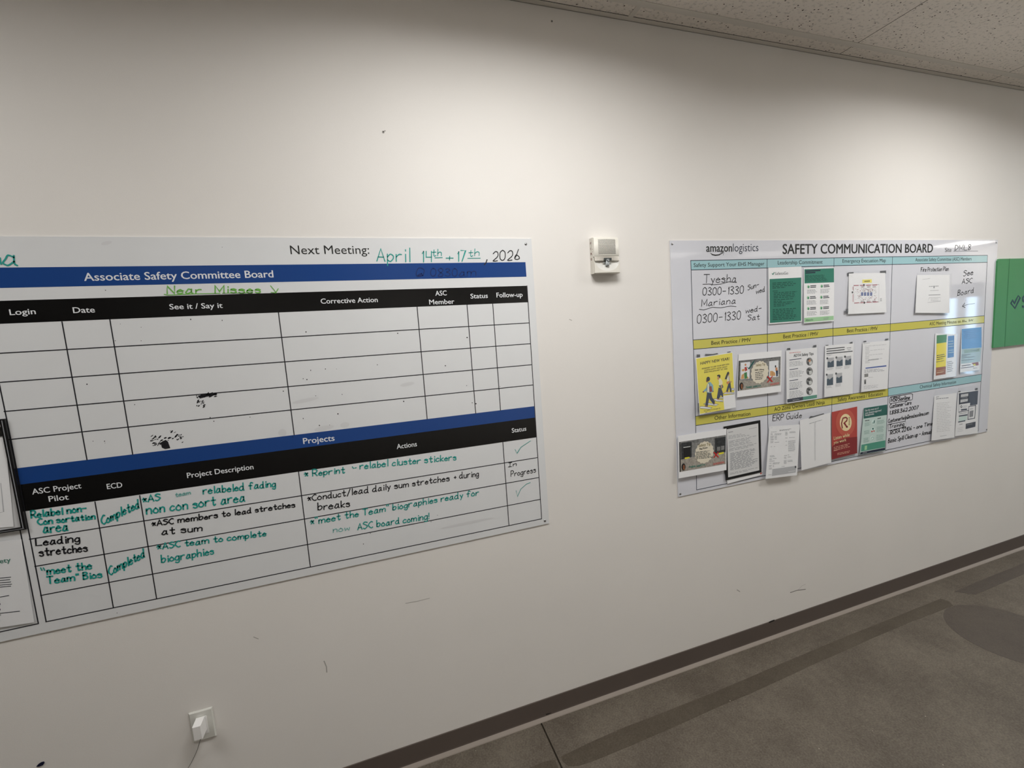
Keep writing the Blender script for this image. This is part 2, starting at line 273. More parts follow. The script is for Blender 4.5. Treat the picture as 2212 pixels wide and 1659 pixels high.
class Surf:
    """a flat surface hanging on the wall (p0, normal) on which marks are drawn;
    zoom = (ox, oy, s) tells in which enlargement of the photograph the marks were measured"""
    def __init__(s, mb, p0, n, zoom=(0, 0, 1)): s.mb = mb; s.p0 = Vector(p0); s.n = Vector(n).normalized(); s.zoom = zoom; s.l = 0.0004
    def z(s, ox, oy, x1, wpx): s.zoom = (ox, oy, (x1-ox)/wpx); return s
    def pt(s, x, y, l=None):
        ox, oy, k = s.zoom; v = ray(ox+x*k, oy+y*k)
        p = CAM + v*((s.p0-CAM).dot(s.n)/v.dot(s.n))
        return p + s.n*(s.l if l is None else l)
    def poly(s, pts, mat, l=None):
        vs = [s.pt(x, y, l) for x, y in pts]; s.mb.add(vs, [list(range(len(vs)))], mat)
    def rect(s, x0, y0, x1, y1, mat, l=None): s.poly([(x0, y0), (x1, y0), (x1, y1), (x0, y1)], mat, l)
    def ell(s, cx, cy, rx, ry, mat, l=None, n=20, rot=0.0):
        c, q = math.cos(rot), math.sin(rot)
        s.poly([(cx+rx*math.cos(a)*c-ry*math.sin(a)*q, cy+rx*math.cos(a)*q+ry*math.sin(a)*c) for a in [2*math.pi*k/n for k in range(n)]], mat, l)
    def ribbon(s, pts3, width, mat):
        p = [Vector(q) for q in pts3]
        p = [p[0]]+[b for a, b in zip(p, p[1:]) if (b-a).length > 1e-5]
        if len(p) == 1: p.append(p[0]+Vector((0.001, 0, 0.001)))
        ex = Vector((0, 0, 1)).cross(s.n).normalized()*-1 if abs(s.n.z) < .9 else Vector((1, 0, 0)); ey = s.n.cross(ex)
        L = [(q.dot(ex), q.dot(ey)) for q in p]; h = width/2; lf = []; rt = []
        for i, q in enumerate(p):
            a = L[max(i-1, 0)]; b = L[min(i+1, len(L)-1)]
            dx, dy = b[0]-a[0], b[1]-a[1]; n = math.hypot(dx, dy) or 1e-9
            nx, ny = -dy/n, dx/n; ext = 0
            if 0 < i < len(L)-1:
                d1 = (L[i][0]-a[0], L[i][1]-a[1]); m = math.hypot(*d1) or 1e-9
                co = abs((-d1[1]/m)*nx+(d1[0]/m)*ny); k = h/max(co, 0.55)
            else:
                k = h; ext = -h*0.6 if i == 0 else h*0.6
            off = ex*(nx*k)+ey*(ny*k); e = (ex*dx+ey*dy)/n*ext
            lf.append(q+e+off); rt.append(q+e-off)
        m = len(p); s.mb.add(lf+rt, [(i, i+1, m+i+1, m+i) for i in range(m-1)], mat)
    def line(s, pts, mm, mat, l=None): s.ribbon([s.pt(x, y, l) for x, y in pts], mm/1000.0, mat)
    def _frame(s, A, B, h, l):
        a = s.pt(A[0], A[1], l); b = s.pt(B[0], B[1], l); t = s.pt(A[0], A[1]-h, l)
        up = Vector((0, 0, 1)); up = (up-s.n*up.dot(s.n)).normalized(); return a, b, up*((t-a).z/up.z)
    def text(s, txt, A, B, h, mat, bold=0.0, l=None, slant=0.0):
        vs, fs = text_mesh(txt, min(bold, 0.0)); x0 = min(v[0] for v in vs); x1 = max(v[0] for v in vs)
        a, b, up = s._frame(A, B, h, s.l*2 if l is None else l); d = b-a
        b = bold*0.8; sh = [(0, 0)] if b <= 0.001 else [(-b, 0), (b, 0), (0, b*.6), (0, -b*.6)]
        for k, (dx, dy) in enumerate(sh):
            o = s.n*(k*0.00002); s.mb.add([a+o+d*((x+dx-x0)/(x1-x0)+slant*y)+up*((y+dy)/CAPH) for x, y in vs], fs, mat)
    def hand(s, txt, A, B, h, mat, mm=3.6, slant=0.02, jit=0.035, l=None):
        mm *= 1.12; rnd = random.Random(txt+str(A)); pen = 0.0; st = []
        for c in txt:
            if c == ' ': pen += 3.6; continue
            g, adv = glyph(c); dy = rnd.uniform(-jit, jit)*9; k = 1+rnd.uniform(-jit, jit)*2
            for q in g: st.append([(pen+x*k+y*slant*4, y*k+dy) for x, y in q])
            pen += adv*k
        x0 = min(x for q in st for x, y in q); x1 = max(x for q in st for x, y in q)
        a, b, up = s._frame(A, B, h, s.l*3 if l is None else l); d = b-a
        for q in st: s.ribbon([a+d*((x-x0)/(x1-x0))+up*(y/9.0) for x, y in q], mm/1000.0, mat)
    def greek(s, x0, y0, x1, y1, n, dy, h, mat, rag=0.35, l=None, last=None, words=True):
        """rows of print too small to read"""
        rnd = random.Random(x0*7+y0)
        for i in range(n):
            e = 1-rnd.random()*rag
            if i == n-1 and last: e = last
            x = 0.0
            while x < e:
                wd = min(rnd.uniform(0.06, 0.22), e-x) if words else e
                xa, xb = x0+(x1-x0)*x, x0+(x1-x0)*(x+wd); ya, yb = y0+(y1-y0)*x+i*dy, y0+(y1-y0)*(x+wd)+i*dy
                s.poly([(xa, ya-h), (xb, yb-h), (xb, yb), (xa, ya)], mat, l); x += wd+0.035

def wall_surf(mb, d, zoom=(0, 0, 1)): return Surf(mb, (0, -d, 0), (0, -1, 0), zoom)

# ------------------------------------------------------------------ the setting
mb = MB()                                                           # wall with its scuffs
mb.box((ROOM_X0, 0, 0), (ROOM_X1, 0.12, CEIL+0.25), 'wall_paint')
S = wall_surf(mb, 0.0); S.l = 0.0004
for pts, mm, m in [([(700, 1428), (705, 1440), (706, 1452)], 4, 'scuff'), ([(876, 1303), (900, 1299), (928, 1292)], 2.2, 'scuff'),
                   ([(1707, 1280), (1722, 1275), (1740, 1273)], 4, 'dark_scuff'), ([(1724, 1274), (1733, 1265), (1740, 1262)], 1.5, 'scuff'),
                   ([(1592, 1274), (1598, 1278)], 5, 'scuff'), ([(1235, 692), (1230, 690)], 3, 'scuff'), ([(548, 1376), (558, 1380)], 3, 'scuff')]:
    S.line(pts, mm, m)
struct(mb.build('wall_back', origin=(0, 0, 0)))
mb = MB(); mb.box((ROOM_X0, ROOM_Y-0.12, 0), (ROOM_X1, ROOM_Y, CEIL+0.25), 'far_wall'); struct(mb.build('wall_front'))
mb = MB(); mb.box((ROOM_X0-0.12, ROOM_Y, 0), (ROOM_X0, 0, CEIL+0.25), 'far_wall'); struct(mb.build('wall_left'))
DY0, DY1, DZ = -5.2, -4.36, 2.21                                   # glazed door in the end wall
mb = MB()
mb.box((ROOM_X1, ROOM_Y, 0), (ROOM_X1+0.12, DY0, CEIL+0.25), 'far_wall'); mb.box((ROOM_X1, DY1, 0), (ROOM_X1+0.12, 0, CEIL+0.25), 'far_wall')
mb.box((ROOM_X1, DY0, DZ), (ROOM_X1+0.12, DY1, CEIL+0.25), 'far_wall'); struct(mb.build('wall_right'))
mb = MB()
for a, b in [((DY0, 0), (DY0+0.14, DZ)), ((DY1-0.12, 0), (DY1, DZ)), ((-4.84, 0), (-4.68, DZ)), ((DY0, 1.9), (DY1, DZ)), ((DY0, 0), (DY1, 0.15))]:
    mb.box((ROOM_X1+0.02, a[0], a[1]), (ROOM_X1+0.08, b[0], b[1]), 'door_grey')
dr = struct(mb.build('door_1'))
mb = MB(); mb.box((ROOM_X1+0.045, DY0+0.05, 0.05), (ROOM_X1+0.055, DY1-0.05, DZ-0.1), 'window_glass'); mb.build('glass_pane', dr)

JX = 0.578                                                          # control joint in the concrete
mb = MB()
mb.box((ROOM_X0, ROOM_Y, -0.1), (JX-0.0035, 0, 0), 'concrete'); mb.box((JX+0.0035, ROOM_Y, -0.1), (ROOM_X1, 0, 0), 'concrete'); mb.box((JX-0.0035, ROOM_Y, -0.1), (JX+0.0035, 0, -0.006), 'floor_gap')
struct(mb.build('floor', origin=(0, 0, 0)))

# vinyl cove base; its toe is coloured lighter for the light it catches
prof = [(0.0, 0.1005), (-0.0025, 0.1005), (-0.0035, 0.0985), (-0.0035, 0.022), (-0.0045, 0.0165), (-0.0135, 0.0035), (-0.0145, 0.0), (0.0, 0.0)]
mb = MB(); n = len(prof); vs = []
for x in (ROOM_X0, ROOM_X1): vs += [(x, y, z) for y, z in prof]
for i in range(n-1): mb.add([vs[i], vs[i+1], vs[n+i+1], vs[n+i]], [(0, 3, 2, 1)], 'vinyl_toe_lit' if i in (4, 5) else 'vinyl_base')
S = wall_surf(mb, 0.0036); S.l = 0.0002
S.line([(1662, 1344), (1672, 1340)], 9, 'gap_black'); S.line([(1180, 1543), (1190, 1541)], 5, 'gap_black')
struct(mb.build('baseboard_back', origin=(0, 0, 0)))

# suspended ceiling: lay-in tiles (one surface) and the metal grid below them
mb = MB()
ys = [0.0, -0.097] + [-0.097-0.6096*k for k in range(1, 11)]; xs = [1.172+1.204*k for k in range(-7, 11)]
xs = [ROOM_X0]+[x for x in xs if ROOM_X0 < x < ROOM_X1]+[ROOM_X1]; ys = [y for y in ys if y > ROOM_Y]+[ROOM_Y]
def hole(x0, x1, y0, y1): return any(x0 < lx < x1 and y1 < ly < y0 for lx, ly, p in LIGHTS)
for i in range(len(xs)-1):
    for j in range(len(ys)-1):
        mb.box((xs[i]+0.004, ys[j+1]+0.004, CEIL+0.0016), (xs[i+1]-0.004, ys[j]-0.004, CEIL+0.016), 'ceiling_tile')
mb.box((ROOM_X0, ROOM_Y, CEIL+0.12), (ROOM_X1, 0, CEIL+0.16), 'gap_black')
struct(mb.build('ceiling', origin=(0, 0, CEIL)))
mb = MB(); mb.box((ROOM_X0, -0.024, CEIL), (ROOM_X1, 0, CEIL+0.0012), 'grid_metal'); mb.box((ROOM_X0, -0.002, CEIL), (ROOM_X1, 0, CEIL+0.03), 'grid_metal')
mb.box((ROOM_X0, -0.0262, CEIL+0.0012), (ROOM_X1, -0.0236, CEIL+0.0016), 'gap_black')
struct(mb.build('trim_1', origin=(0, 0, CEIL)))
mb = MB()
for y in ys[1:-1]: mb.box((ROOM_X0, y-0.0145, CEIL), (ROOM_X1, y+0.0145, CEIL+0.001), 'grid_metal')
for x in xs[1:-1]:                                                  # cross tees: one stands proud, the others sit flush and show a dark joint
    if abs(x-1.172) < 0.01: mb.box((x-0.012, ROOM_Y, CEIL+0.0002), (x+0.012, -0.024, CEIL+0.0012), 'grid_metal')
    else:
        mb.box((x-0.012, ROOM_Y, CEIL+0.0014), (x+0.012, -0.024, CEIL+0.0022), 'ceiling_tile'); mb.box((x-0.0014, ROOM_Y, CEIL+0.0009), (x+0.0014, -0.024, CEIL+0.0015), 'gap_black')
struct(mb.build('trim_2', origin=(0, 0, CEIL)))

# recessed ceiling lights (frame + diffuser), each with its own light; far row is added fill
M('light_frame', (220, 218, 214), 0.4)
em = bpy.data.materials.new('diffuser'); em.use_nodes = True; eb = em.node_tree.nodes['Principled BSDF']
eb.inputs['Emission Color'].default_value = (1, 0.95, 0.88, 1); eb.inputs['Emission Strength'].default_value = 2.0; MATS['diffuser'] = em
em2 = em.copy(); em2.node_tree.nodes['Principled BSDF'].inputs['Emission Strength'].default_value = 11.0; MATS['diffuser_bright'] = em2
PLACES = ['above the left end of the committee whiteboard', 'above the fire alarm between the two boards', 'above the grey notice board', 'above the green sign past the notice board', 'along the long wall farthest past the green sign',
          'added as fill across the room behind the committee whiteboard', 'added as fill across the room facing the fire alarm', 'added as fill across the room opposite the notice board', 'added as fill across the room opposite the green sign', 'added as fill across the room near the end door', 'in front of the glazed end door']
for (lx, ly, pw), pl in zip(LIGHTS, PLACES):
    t = thing('ceiling_light', 'recessed white ceiling light panel '+pl, 'ceiling light', (lx, ly, CEIL), 'recessed ceiling lights')
    mb = MB()
    for a, b in [((-.6, -.3), (.6, -.28)), ((-.6, .28), (.6, .3)), ((-.6, -.28), (-.58, .28)), ((.58, -.28), (.6, .28))]:
        mb.box((lx+a[0], ly+a[1], CEIL-0.006), (lx+b[0], ly+b[1], CEIL), 'light_frame')
    mb.build('frame', t)
    mb = MB(); mb.box((lx-.58, ly-.28, CEIL-0.003), (lx+.58, ly+.28, CEIL-0.0005), 'diffuser_bright' if lx > 12 else 'diffuser'); mb.build('diffuser', t)
    a = area('lamp', (0, 0, -0.012), (0, 0, 0), 0.95, 0.54, pw, COOL if lx > 5 else WARM, SPREAD if ly > -2 else SPREAD_FAR); a.parent = t

# ------------------------------------------------------------------ committee board (left)
B1 = 0.004
GX = -1.0522                                                        # left edge of its ruled table
def ext(pA, pB, X, d):                                              # run the straight line A-B on to x = X
    a = on_wall(*pA, d); b = on_wall(*pB, d); k = (X-a.x)/(b.x-a.x); return a+(b-a)*k
XL = -1.758
board = thing('whiteboard', 'large white committee board with blue and black bands and green handwriting', 'whiteboard', (-0.54, 0, EYE-0.835))
mb = MB()
mb.slab([ext((0, 510.3), (1147.6, 515.6), XL, B1), on_wall(1147.6, 515.6, B1), on_wall(1186.3, 1130.5, B1), ext((0, 1386.9), (1186.3, 1130.5), XL, B1)], 0.0036, 'board_white')
S = wall_surf(mb, B1); S.l = 0.0003
def band(tA, tB, bA, bB, mat):
    pa, pb, pc, pd = ext(tA, tB, GX, B1), on_wall(*tB, B1), on_wall(*bB, B1), ext(bA, bB, GX, B1)
    mb.add([p+Vector((0, -0.0003, 0)) for p in (pa, pb, pc, pd)], [(0, 1, 2, 3)], mat)
band((0, 578.1), (1135, 566.3), (0, 622.1), (1137.2, 597.7), 'print_blue')
band((0, 649.9), (1138.3, 617.3), (0, 699.5), (1140, 652.9), 'print_black')
band((35.4, 1011.6), (1154, 877.4), (43.9, 1046.8), (1155.4, 902), 'print_blue')
band((43.9, 1046.8), (1155.4, 902), (55.8, 1104.1), (1158.2, 944.6), 'print_black')
def hl(pA, pB):
    S.ribbon([ext(pA, pB, GX, B1)+Vector((0, -.0004, 0)), on_wall(*pB, B1+.0004)], 0.0032, 'grid_black')
for a, m_, b in [((0, 763.1), (620, 728.1), (1142.3, 697.5)), ((0, 825.9), (615.2, 781.6), (1145, 742.4)), ((11.2, 888.7), (620, 835.4), (1148.1, 787.8)), ((23.5, 949), (628.2, 885.6), (1150.9, 831.5)),
             ((66.5, 1164.3), (650.6, 1070.8), (1161.3, 988.4)), ((77.4, 1223.2), (657.6, 1121.2), (1163.6, 1031.5)), ((89.3, 1285.9), (664.1, 1176.2), (1166.9, 1078.6)), ((99.7, 1343), (670.5, 1224.9), (1170, 1120.7))]:
    S.ribbon([ext(a, m_, GX, B1)+Vector((0, -.0004, 0)), on_wall(*m_, B1+.0004), on_wall(*b, B1+.0004)], 0.0032, 'grid_black')
for a, b in [((134, 695), (188.1, 993.5)), ((237.4, 690.2), (286.8, 981.9)), ((601.6, 675.4), (635.5, 939.7)), ((900.9, 663), (922.8, 905.5)), ((1008.8, 658.8), (1027.6, 893.4)), ((1064.3, 656), (1081.2, 886.4)),
             ((1138.3, 617.3), (1170, 1120.7)), ((205.3, 1083.7), (245.1, 1313.2)), ((301.9, 1070.3), (338.5, 1293.8)), ((645, 1019.2), (670.5, 1224.9)), ((1086.2, 955.3), (1099.4, 1134.7)),
             ((43, 1142), (83, 1347)), ((0, 1365), (83, 1347))]:
    S.line([a, b], 3.2, 'grid_black', 0.0004)
zt = on_wall(0, 690, B1).z
S.ribbon([Vector((GX, -B1-.0004, zt)), on_wall(23.5, 949, B1+.0004), on_wall(99.7, 1343, B1+.0004)], 0.0032, 'grid_black')
W_ = 'print_white'
for t, A, B, h, c, bd in [
 ('Associate Safety Committee Board', (182.7, 606.7), (590.9, 599.1), 16.8, W_, .018), ('Login', (21.9, 680.7), (77.9, 678.4), 12.3, W_, .018), ('Date', (158.9, 676.2), (205.5, 674.8), 12.2, W_, .018),
 ('See it / Say it', (367.2, 668.4), (481.3, 665), 11.4, W_, .018), ('Next Meeting:', (628.2, 549.2), (798.1, 548.1), 18.8, 'ink_blackish', -.002), ('Corrective Action', (693.5, 656), (816, 652.4), 10.7, W_, .018),
 ('ASC', (940.7, 638.9), (965.1, 637.8), 10.3, W_, .018), ('Member', (927.6, 657.7), (981.4, 656), 10.3, W_, .018), ('Status', (1016.7, 644.8), (1053.7, 643.4), 10, W_, .018), ('Follow-up', (1072.8, 642.6), (1128.8, 641.2), 10.2, W_, .018),
 ('Projects', (655.7, 958.9), (722.9, 951.7), 12.5, W_, .018), ('Actions', (857.5, 969.9), (900.7, 963.7), 10.4, W_, .018), ('Status', (1105.8, 934.8), (1136.9, 930.1), 9.4, W_, .018), ('Project Description', (405, 1032.6), (547.9, 1013.2), 11.2, W_, .018),
 ('ASC Project', (70.5, 1068.1), (176.2, 1054.3), 12, W_, .018), ('Pilot', (106.6, 1083.7), (148.9, 1078.7), 12, W_, .018), ('ECD', (232, 1056.5), (264.9, 1052.4), 11.2, W_, .018)]:
    S.text(t, A, B, h, c, bd)
# specks left by old marker
rnd = random.Random(3)
for x, y in [(305, 707), (305, 736), (249, 736), (393, 690), (260, 700), (412, 690), (454, 902), (540, 901), (462, 910), (291, 874), (201, 953), (226, 953), (227, 957), (632, 944), (661, 717), (859, 720), (815, 788), (703, 797), (671, 800), (727, 797),
             (663, 820), (655, 818), (739, 852), (682, 855), (612, 845), (962, 790), (1009, 729), (1020, 870), (1028, 872), (872, 867), (655, 904), (690, 919), (712, 918), (730, 894), (945, 1113), (931, 1127), (800, 1152), (785, 1175), (253, 1324), (480, 692), (188, 830), (228, 627), (480, 534), (1008, 833), (1080, 835)]:
    r = rnd.uniform(0.6, 1.5); S.ell(x, y, r*rnd.uniform(.6, 1.2), r, 'ink_black', n=7)
for cx, cy, n, w_, hh in [(446, 853, 26, 22, 4), (434, 868, 22, 9, 12), (345, 952, 34, 20, 13), (379, 940, 16, 14, 10), (388, 950, 9, 8, 12)]:
    for k in range(n):
        x = cx+rnd.uniform(-w_, w_); y = cy+rnd.uniform(-hh, hh); a = rnd.uniform(1, 4.4); b = rnd.uniform(.5, 1.7); q = rnd.uniform(-.9, -.1)
        S.ell(x, y, a, b, 'ink_black', l=0.00045, n=6, rot=q)
S.poly([(347, 956), (358, 950), (363, 954), (368, 968), (357, 970), (350, 967)], 'ink_black', 0.00045)
S.poly([(427, 855), (444, 851), (470, 848), (468, 853), (446, 857), (432, 861)], 'ink_black', 0.00045)
for x, y, a, b in [(700, 925, 22, 5), (745, 918, 10, 6), (660, 865, 30, 4), (610, 935, 9, 8), (880, 830, 16, 4), (885, 640, 12, 3), (230, 525, 12, 4), (1010, 1130, 60, 3)]:
    S.ell(x, y, a, b, 'smudge', l=0.0002, n=14, rot=-.2)
mb.build('panel', board)
def one_hand(root, d, t, A, B, h, c, mm, **kw):                      # one written note = one part
    m_ = MB(); s_ = wall_surf(m_, d); s_.l = 0.0003; s_.hand(t, A, B, h, c, mm, **kw); m_.build('handwriting', root)
def one_line(root, d, p, mm, c, z=None):                             # an underline, tick or arrow drawn with the marker
    m_ = MB(); s_ = wall_surf(m_, d)
    if z: s_.z(*z)
    s_.line(p, mm, c, 0.0009); m_.build('marker_stroke', root)
# dry-marker handwriting
T, K, G = 'ink_teal', 'ink_black', 'ink_green'
for t, A, B, h, c, mm in [
 ('April', (814, 563), (887.8, 565.5), 29, T, 3.2), ('14', (913.6, 565.5), (933.8, 565.5), 23, T, 3), ('th', (934, 553.5), (954, 552.3), 15, T, 2.6), ('17', (989.8, 564.1), (1007.5, 564.1), 23, T, 3), ('th', (1013, 553.4), (1035.5, 552.3), 15, T, 2.4),
 ('+', (964, 564), (979.5, 564), 17, T, 3), ('2026', (1064.9, 564.1), (1122.4, 560.7), 21, K, 3), ('@ 0830am', (899.5, 597.7), (1028.5, 595.8), 17.5, 'ink_navy', 2.6), ('Near', (361.6, 635), (436, 633.5), 16, G, 3.4), ('Misses', (465, 633.5), (563.4, 632.8), 16, G, 3.4),
 ('a', (7.5, 572), (38, 573.5), 39, T, 4), ('Relabel non-', (68.3, 1118.9), (187.4, 1104.1), 15.5, T, 4), ('Con sortation', (83, 1133.5), (206.3, 1121), 13.5, T, 4), ('area', (95, 1151.1), (147.3, 1146.4), 22, T, 4),
 ('Leading', (78.4, 1178.4), (173, 1169.9), 17, K, 3.6), ('stretches', (86.2, 1201.3), (189.6, 1190.3), 17, K, 3.6), ('meet the', (102.8, 1240.5), (199, 1228.6), 17, T, 4), ('Team" Bios', (104.1, 1260.8), (221, 1246.7), 15, T, 4),
 ('Completed', (221, 1134.5), (300.9, 1096.3), 19, T, 3.8), ('Completed', (236.7, 1243), (312.8, 1202.9), 18, T, 3.8), ('*AS', (308.8, 1085.3), (348, 1080.6), 15, T, 3.8), ('relabeled fading', (439.5, 1067.4), (595.6, 1050.8), 15.5, T, 3.6),
 ('non con sort area', (317.2, 1110.4), (529.1, 1082.2), 20, T, 4), ('*ASC members to lead stretches', (329.1, 1137), (637.5, 1094.9), 12.5, K, 3.4), ('at sum', (350.4, 1155.2), (437.3, 1146.4), 15, K, 3.4),
 ('*ASC team to complete', (340.1, 1187.2), (575.2, 1157.4), 13.5, T, 3.6), ('biographies', (349.5, 1215.4), (462.3, 1196.6), 16, T, 3.6), ('* Reprint', (657.9, 1029.6), (745.4, 1021.2), 13.5, T, 3.4), ('relabel cluster stickers', (777.6, 1012.8), (985.6, 993.1), 14, T, 3.4),
 ('*Conduct/lead daily sum stretches', (664.9, 1082.8), (971, 1038), 13.5, K, 3), ('+ during', (981, 1035), (1034.1, 1028.5), 13, K, 2.8), ('breaks', (687.1, 1101.6), (756, 1094), 15.5, K, 3.2),
 ('*"meet the Team" biographies ready for', (671.1, 1133.3), (1034.6, 1068.8), 14, T, 3.4), ('ASC board coming!', (772.8, 1144.5), (927.6, 1120.7), 14, T, 3.4), ('In', (1098, 1008.6), (1115.9, 1005.8), 9, K, 2.4), ('Progress', (1103.6, 1029.6), (1157.4, 1019.8), 12, K, 2.4)]:
    one_hand(board, B1, t, A, B, h, c, mm)
one_hand(board, B1, 'team', (380, 1073), (412, 1067), 9, 'ink_teal_faded', 2.6); one_hand(board, B1, 'now', (720, 1150), (756, 1145), 12, 'ink_teal_faded', 2.6)
for p, c, mm in [([(939.3, 557), (955.6, 556.3)], T, 2.6), ([(1010, 558), (1037.5, 557.6)], T, 2.4), ([(1052, 561), (1050, 567), (1046, 572)], K, 4), ([(354.6, 635.5), (362, 637.5), (420, 634.8), (476, 633.6)], G, 2.4), ([(480, 633.4), (520, 633), (546, 632.6)], G, 2),
                 ([(584.5, 617.3), (592, 626), (595.6, 631.4)], G, 2.6), ([(585.8, 631.4), (595.6, 632.8), (601.2, 623.5)], G, 2.6), ([(0.5, 557), (1.2, 565), (3, 571)], T, 4),
                 ([(88, 1226), (91, 1232)], T, 3), ([(94, 1226), (97, 1232)], T, 3), ([(761, 1008), (764, 1012)], T, 3), ([(766, 1011), (770, 1010)], T, 3),
                 ([(1112.5, 970.7), (1116.7, 979.1), (1125, 966), (1146.1, 952)], 'ink_teal', 2.2), ([(1114.8, 1059.6), (1117.6, 1072.5), (1125, 1056.2), (1137, 1045.5), (1145.6, 1042.2)], 'ink_teal', 2.2)]:
    one_line(board, B1, p, mm, c)
for x, y in [(1135.8, 527.1), (1177, 1124.9)]:
    mb = MB(); mb.disc(on_wall(x, y, B1), 0.0055, 'steel', 0.0008, 14, 0.0012); p = on_wall(x, y, B1+0.0021); mb.box((p.x-.003, p.y-.0002, p.z-.0006), (p.x+.003, p.y, p.z+.0006), 'dark_hole'); mb.build('screw', board)

# ------------------------------------------------------------------ communication board (right)
B2 = 0.004
board2 = thing('notice_board', 'light grey safety communication board with yellow and teal bands, covered in sheets', 'notice board', (2.58, 0, EYE-0.838))
mb = MB()
mb.slab([on_wall(*p, B2) for p in [(1447.2, 519.5), (2155.8, 518.1), (2132.5, 931.9), (1465.3, 1073.4)]], 0.0036, 'board_grey')
S = wall_surf(mb, B2); S.l = 0.0003
X5 = [[(1491.8, 562.9), (1656.9, 559.7), (1801.6, 557), (1927.8, 554.6), (2133, 551.6)], [(1492.9, 583.2), (1656.9, 578.8), (1801.2, 574.1), (1927.2, 571.2), (2132.5, 566.7)],
      [(1496.9, 734.5), (1657.5, 721.5), (1799.4, 709.2), (1923.3, 699.3), (2126.3, 682)], [(1498, 754.6), (1657.8, 741), (1799.4, 726), (1922.9, 716.1), (2126, 697.4)],
      [(1502, 899.4), (1658.4, 878.2), (1797.1, 857.8), (1918.3, 838.8), (2120.4, 808.3)], [(1502.7, 919.3), (1658.4, 895.8), (1796.7, 874.1), (1918.3, 855.6), (2119, 823.9)], [(1504.7, 1058.2), (2113, 930.6)]]
S.poly(X5[0]+X5[1][::-1], 'teal_band'); S.poly(X5[2]+X5[3][::-1], 'yellow_band'); S.poly(X5[4][:4]+X5[5][:4][::-1], 'yellow_band'); S.poly(X5[4][3:]+X5[5][3:][::-1], 'teal_band')
for r in X5: S.line(r, 3.0, 'grid_navy', .0005)
bot = [on_wall(*p) for p in X5[6]]
for k, low in enumerate([(1504.7, 1058.2), (1659.5, 1025.5), (1795.2, 997.5), (1912.7, 973.5), (2113, 930.6)]): S.line([r[k] for r in X5[:6]]+[low], 3.0, 'grid_navy', .0005)
N_ = 'ink_blackish'
for t, A, B, h, c, bd in [
 ('Safety Support Your EHS Manager', (1498.4, 576.9), (1651, 573.2), 8.3, N_, 0), ('Leadership Commitment', (1679.9, 571.4), (1776.6, 569.6), 8.3, N_, 0), ('Best Practice / PMV', (1536.3, 745), (1621.7, 737.8), 8.2, N_, .004), ('Best Practice / PMV', (1691.8, 731.1), (1767.2, 724.6), 8, N_, .004),
 ('amazon', (1525.8, 543.9), (1581.2, 543.4), 17.5, N_, .02), ('logistics', (1583.3, 543.4), (1638, 542.5), 17.3, 'navy', -.006), ('SAFETY COMMUNICATION BOARD', (1690.8, 548.5), (2014.6, 545.3), 21, N_, .022), ('Emergency Evacuation Map', (1819.6, 567.6), (1913.2, 566.1), 7.8, N_, 0),
 ('Associate Safety Committee (ASC) Members', (1976.9, 564.6), (2098.4, 562.4), 7.3, N_, 0), ('Site', (2041.2, 544.3), (2054.8, 543.8), 9, N_, -.004), ('Best Practice / PMV', (1829.4, 718.3), (1895.6, 712.9), 7.8, N_, .004), ('ASC Meeting Minutes on', (2007.3, 703), (2074.7, 697.4), 7, N_, 0),
 ('Other Information', (1543.6, 907.2), (1620.8, 897.2), 8.4, N_, .004), ('AO Zone Owners Lead/ Ninja', (1672.3, 888.2), (1781.2, 872.3), 8.1, N_, .004), ('Safety Awareness / Education', (1809.3, 867.3), (1906.7, 853.3), 7.9, N_, .004), ('Chemical Safety Information', (1986.8, 839.4), (2064.9, 828.2), 7, N_, 0)]:
    S.text(t, A, B, h, c, bd)
S.line([(2059.5, 542.8), (2112.5, 542.4)], 2, 'grid_navy')
S.poly([(1533.5, 545.6), (1539, 548.8), (1545, 550), (1552, 549.4), (1561.5, 545.4), (1562.3, 546.6), (1553.5, 551.6), (1545, 552.8), (1538, 551.2)], N_); S.line([(1556.5, 545.3), (1563.6, 545), (1562, 551)], 2.2, N_)
mb.build('panel', board2)
for t, A, B, h, mm in [
 ('Tyesha', (1521, 610.9), (1590, 609), 17.5, 2.8), ('0300-1330', (1518, 638.3), (1606.3, 633.8), 17, 2.8), ('Sun-', (1615.4, 626.6), (1638.9, 619.3), 11, 2.6), ('wed', (1633.4, 634.7), (1651.5, 629.3), 10.5, 2.6), ('Mariana', (1515.3, 661.5), (1588.6, 655.2), 14, 2.8),
 ('0300-1330', (1506, 698.9), (1600, 689), 19, 2.8), ('wed-', (1610.8, 676.3), (1644.6, 670.9), 11.5, 2.6), ('Sat', (1615.4, 692), (1640.7, 689.9), 12, 2.6), ('DML8', (2062.6, 541), (2096.5, 539.5), 12, 3), ('Fire Protection Plan', (1989, 586.6), (2048.7, 584.7), 9, 2.6),
 ('See', (2080.9, 596.9), (2101.7, 593.1), 12, 3.2), ('ASC', (2077.5, 613.2), (2099.9, 610.8), 10.5, 3.2), ('Board', (2068.2, 638.8), (2102.7, 631.9), 11.5, 3.2), ('ERP Guide', (1669, 909.4), (1731.6, 902.1), 12.5, 2.8),
 ('MSDSonline', (1924.4, 867.9), (1964.8, 862.3), 8.6, 4), ('Customer Care', (1922, 881.6), (1968.2, 872.9), 8.5, 3.4), ('1.888.362.2007', (1922, 895.2), (1983.8, 883.1), 7.6, 3.6), ('Customerhelp@msdsonline.com', (1918.3, 913.3), (2005.8, 894.7), 8, 3.2), ('Training', (1921, 925.6), (1952.7, 919.1), 8, 3.2),
 ('RCRA 22106 - one Time', (1922.9, 938.6), (2014, 918), 8, 3.6), ('Basic Spill Clean up - Annual', (1918.3, 956.7), (2012, 936), 9, 3.6)]:
    one_hand(board2, B2, t, A, B, h, K, mm, jit=.02)
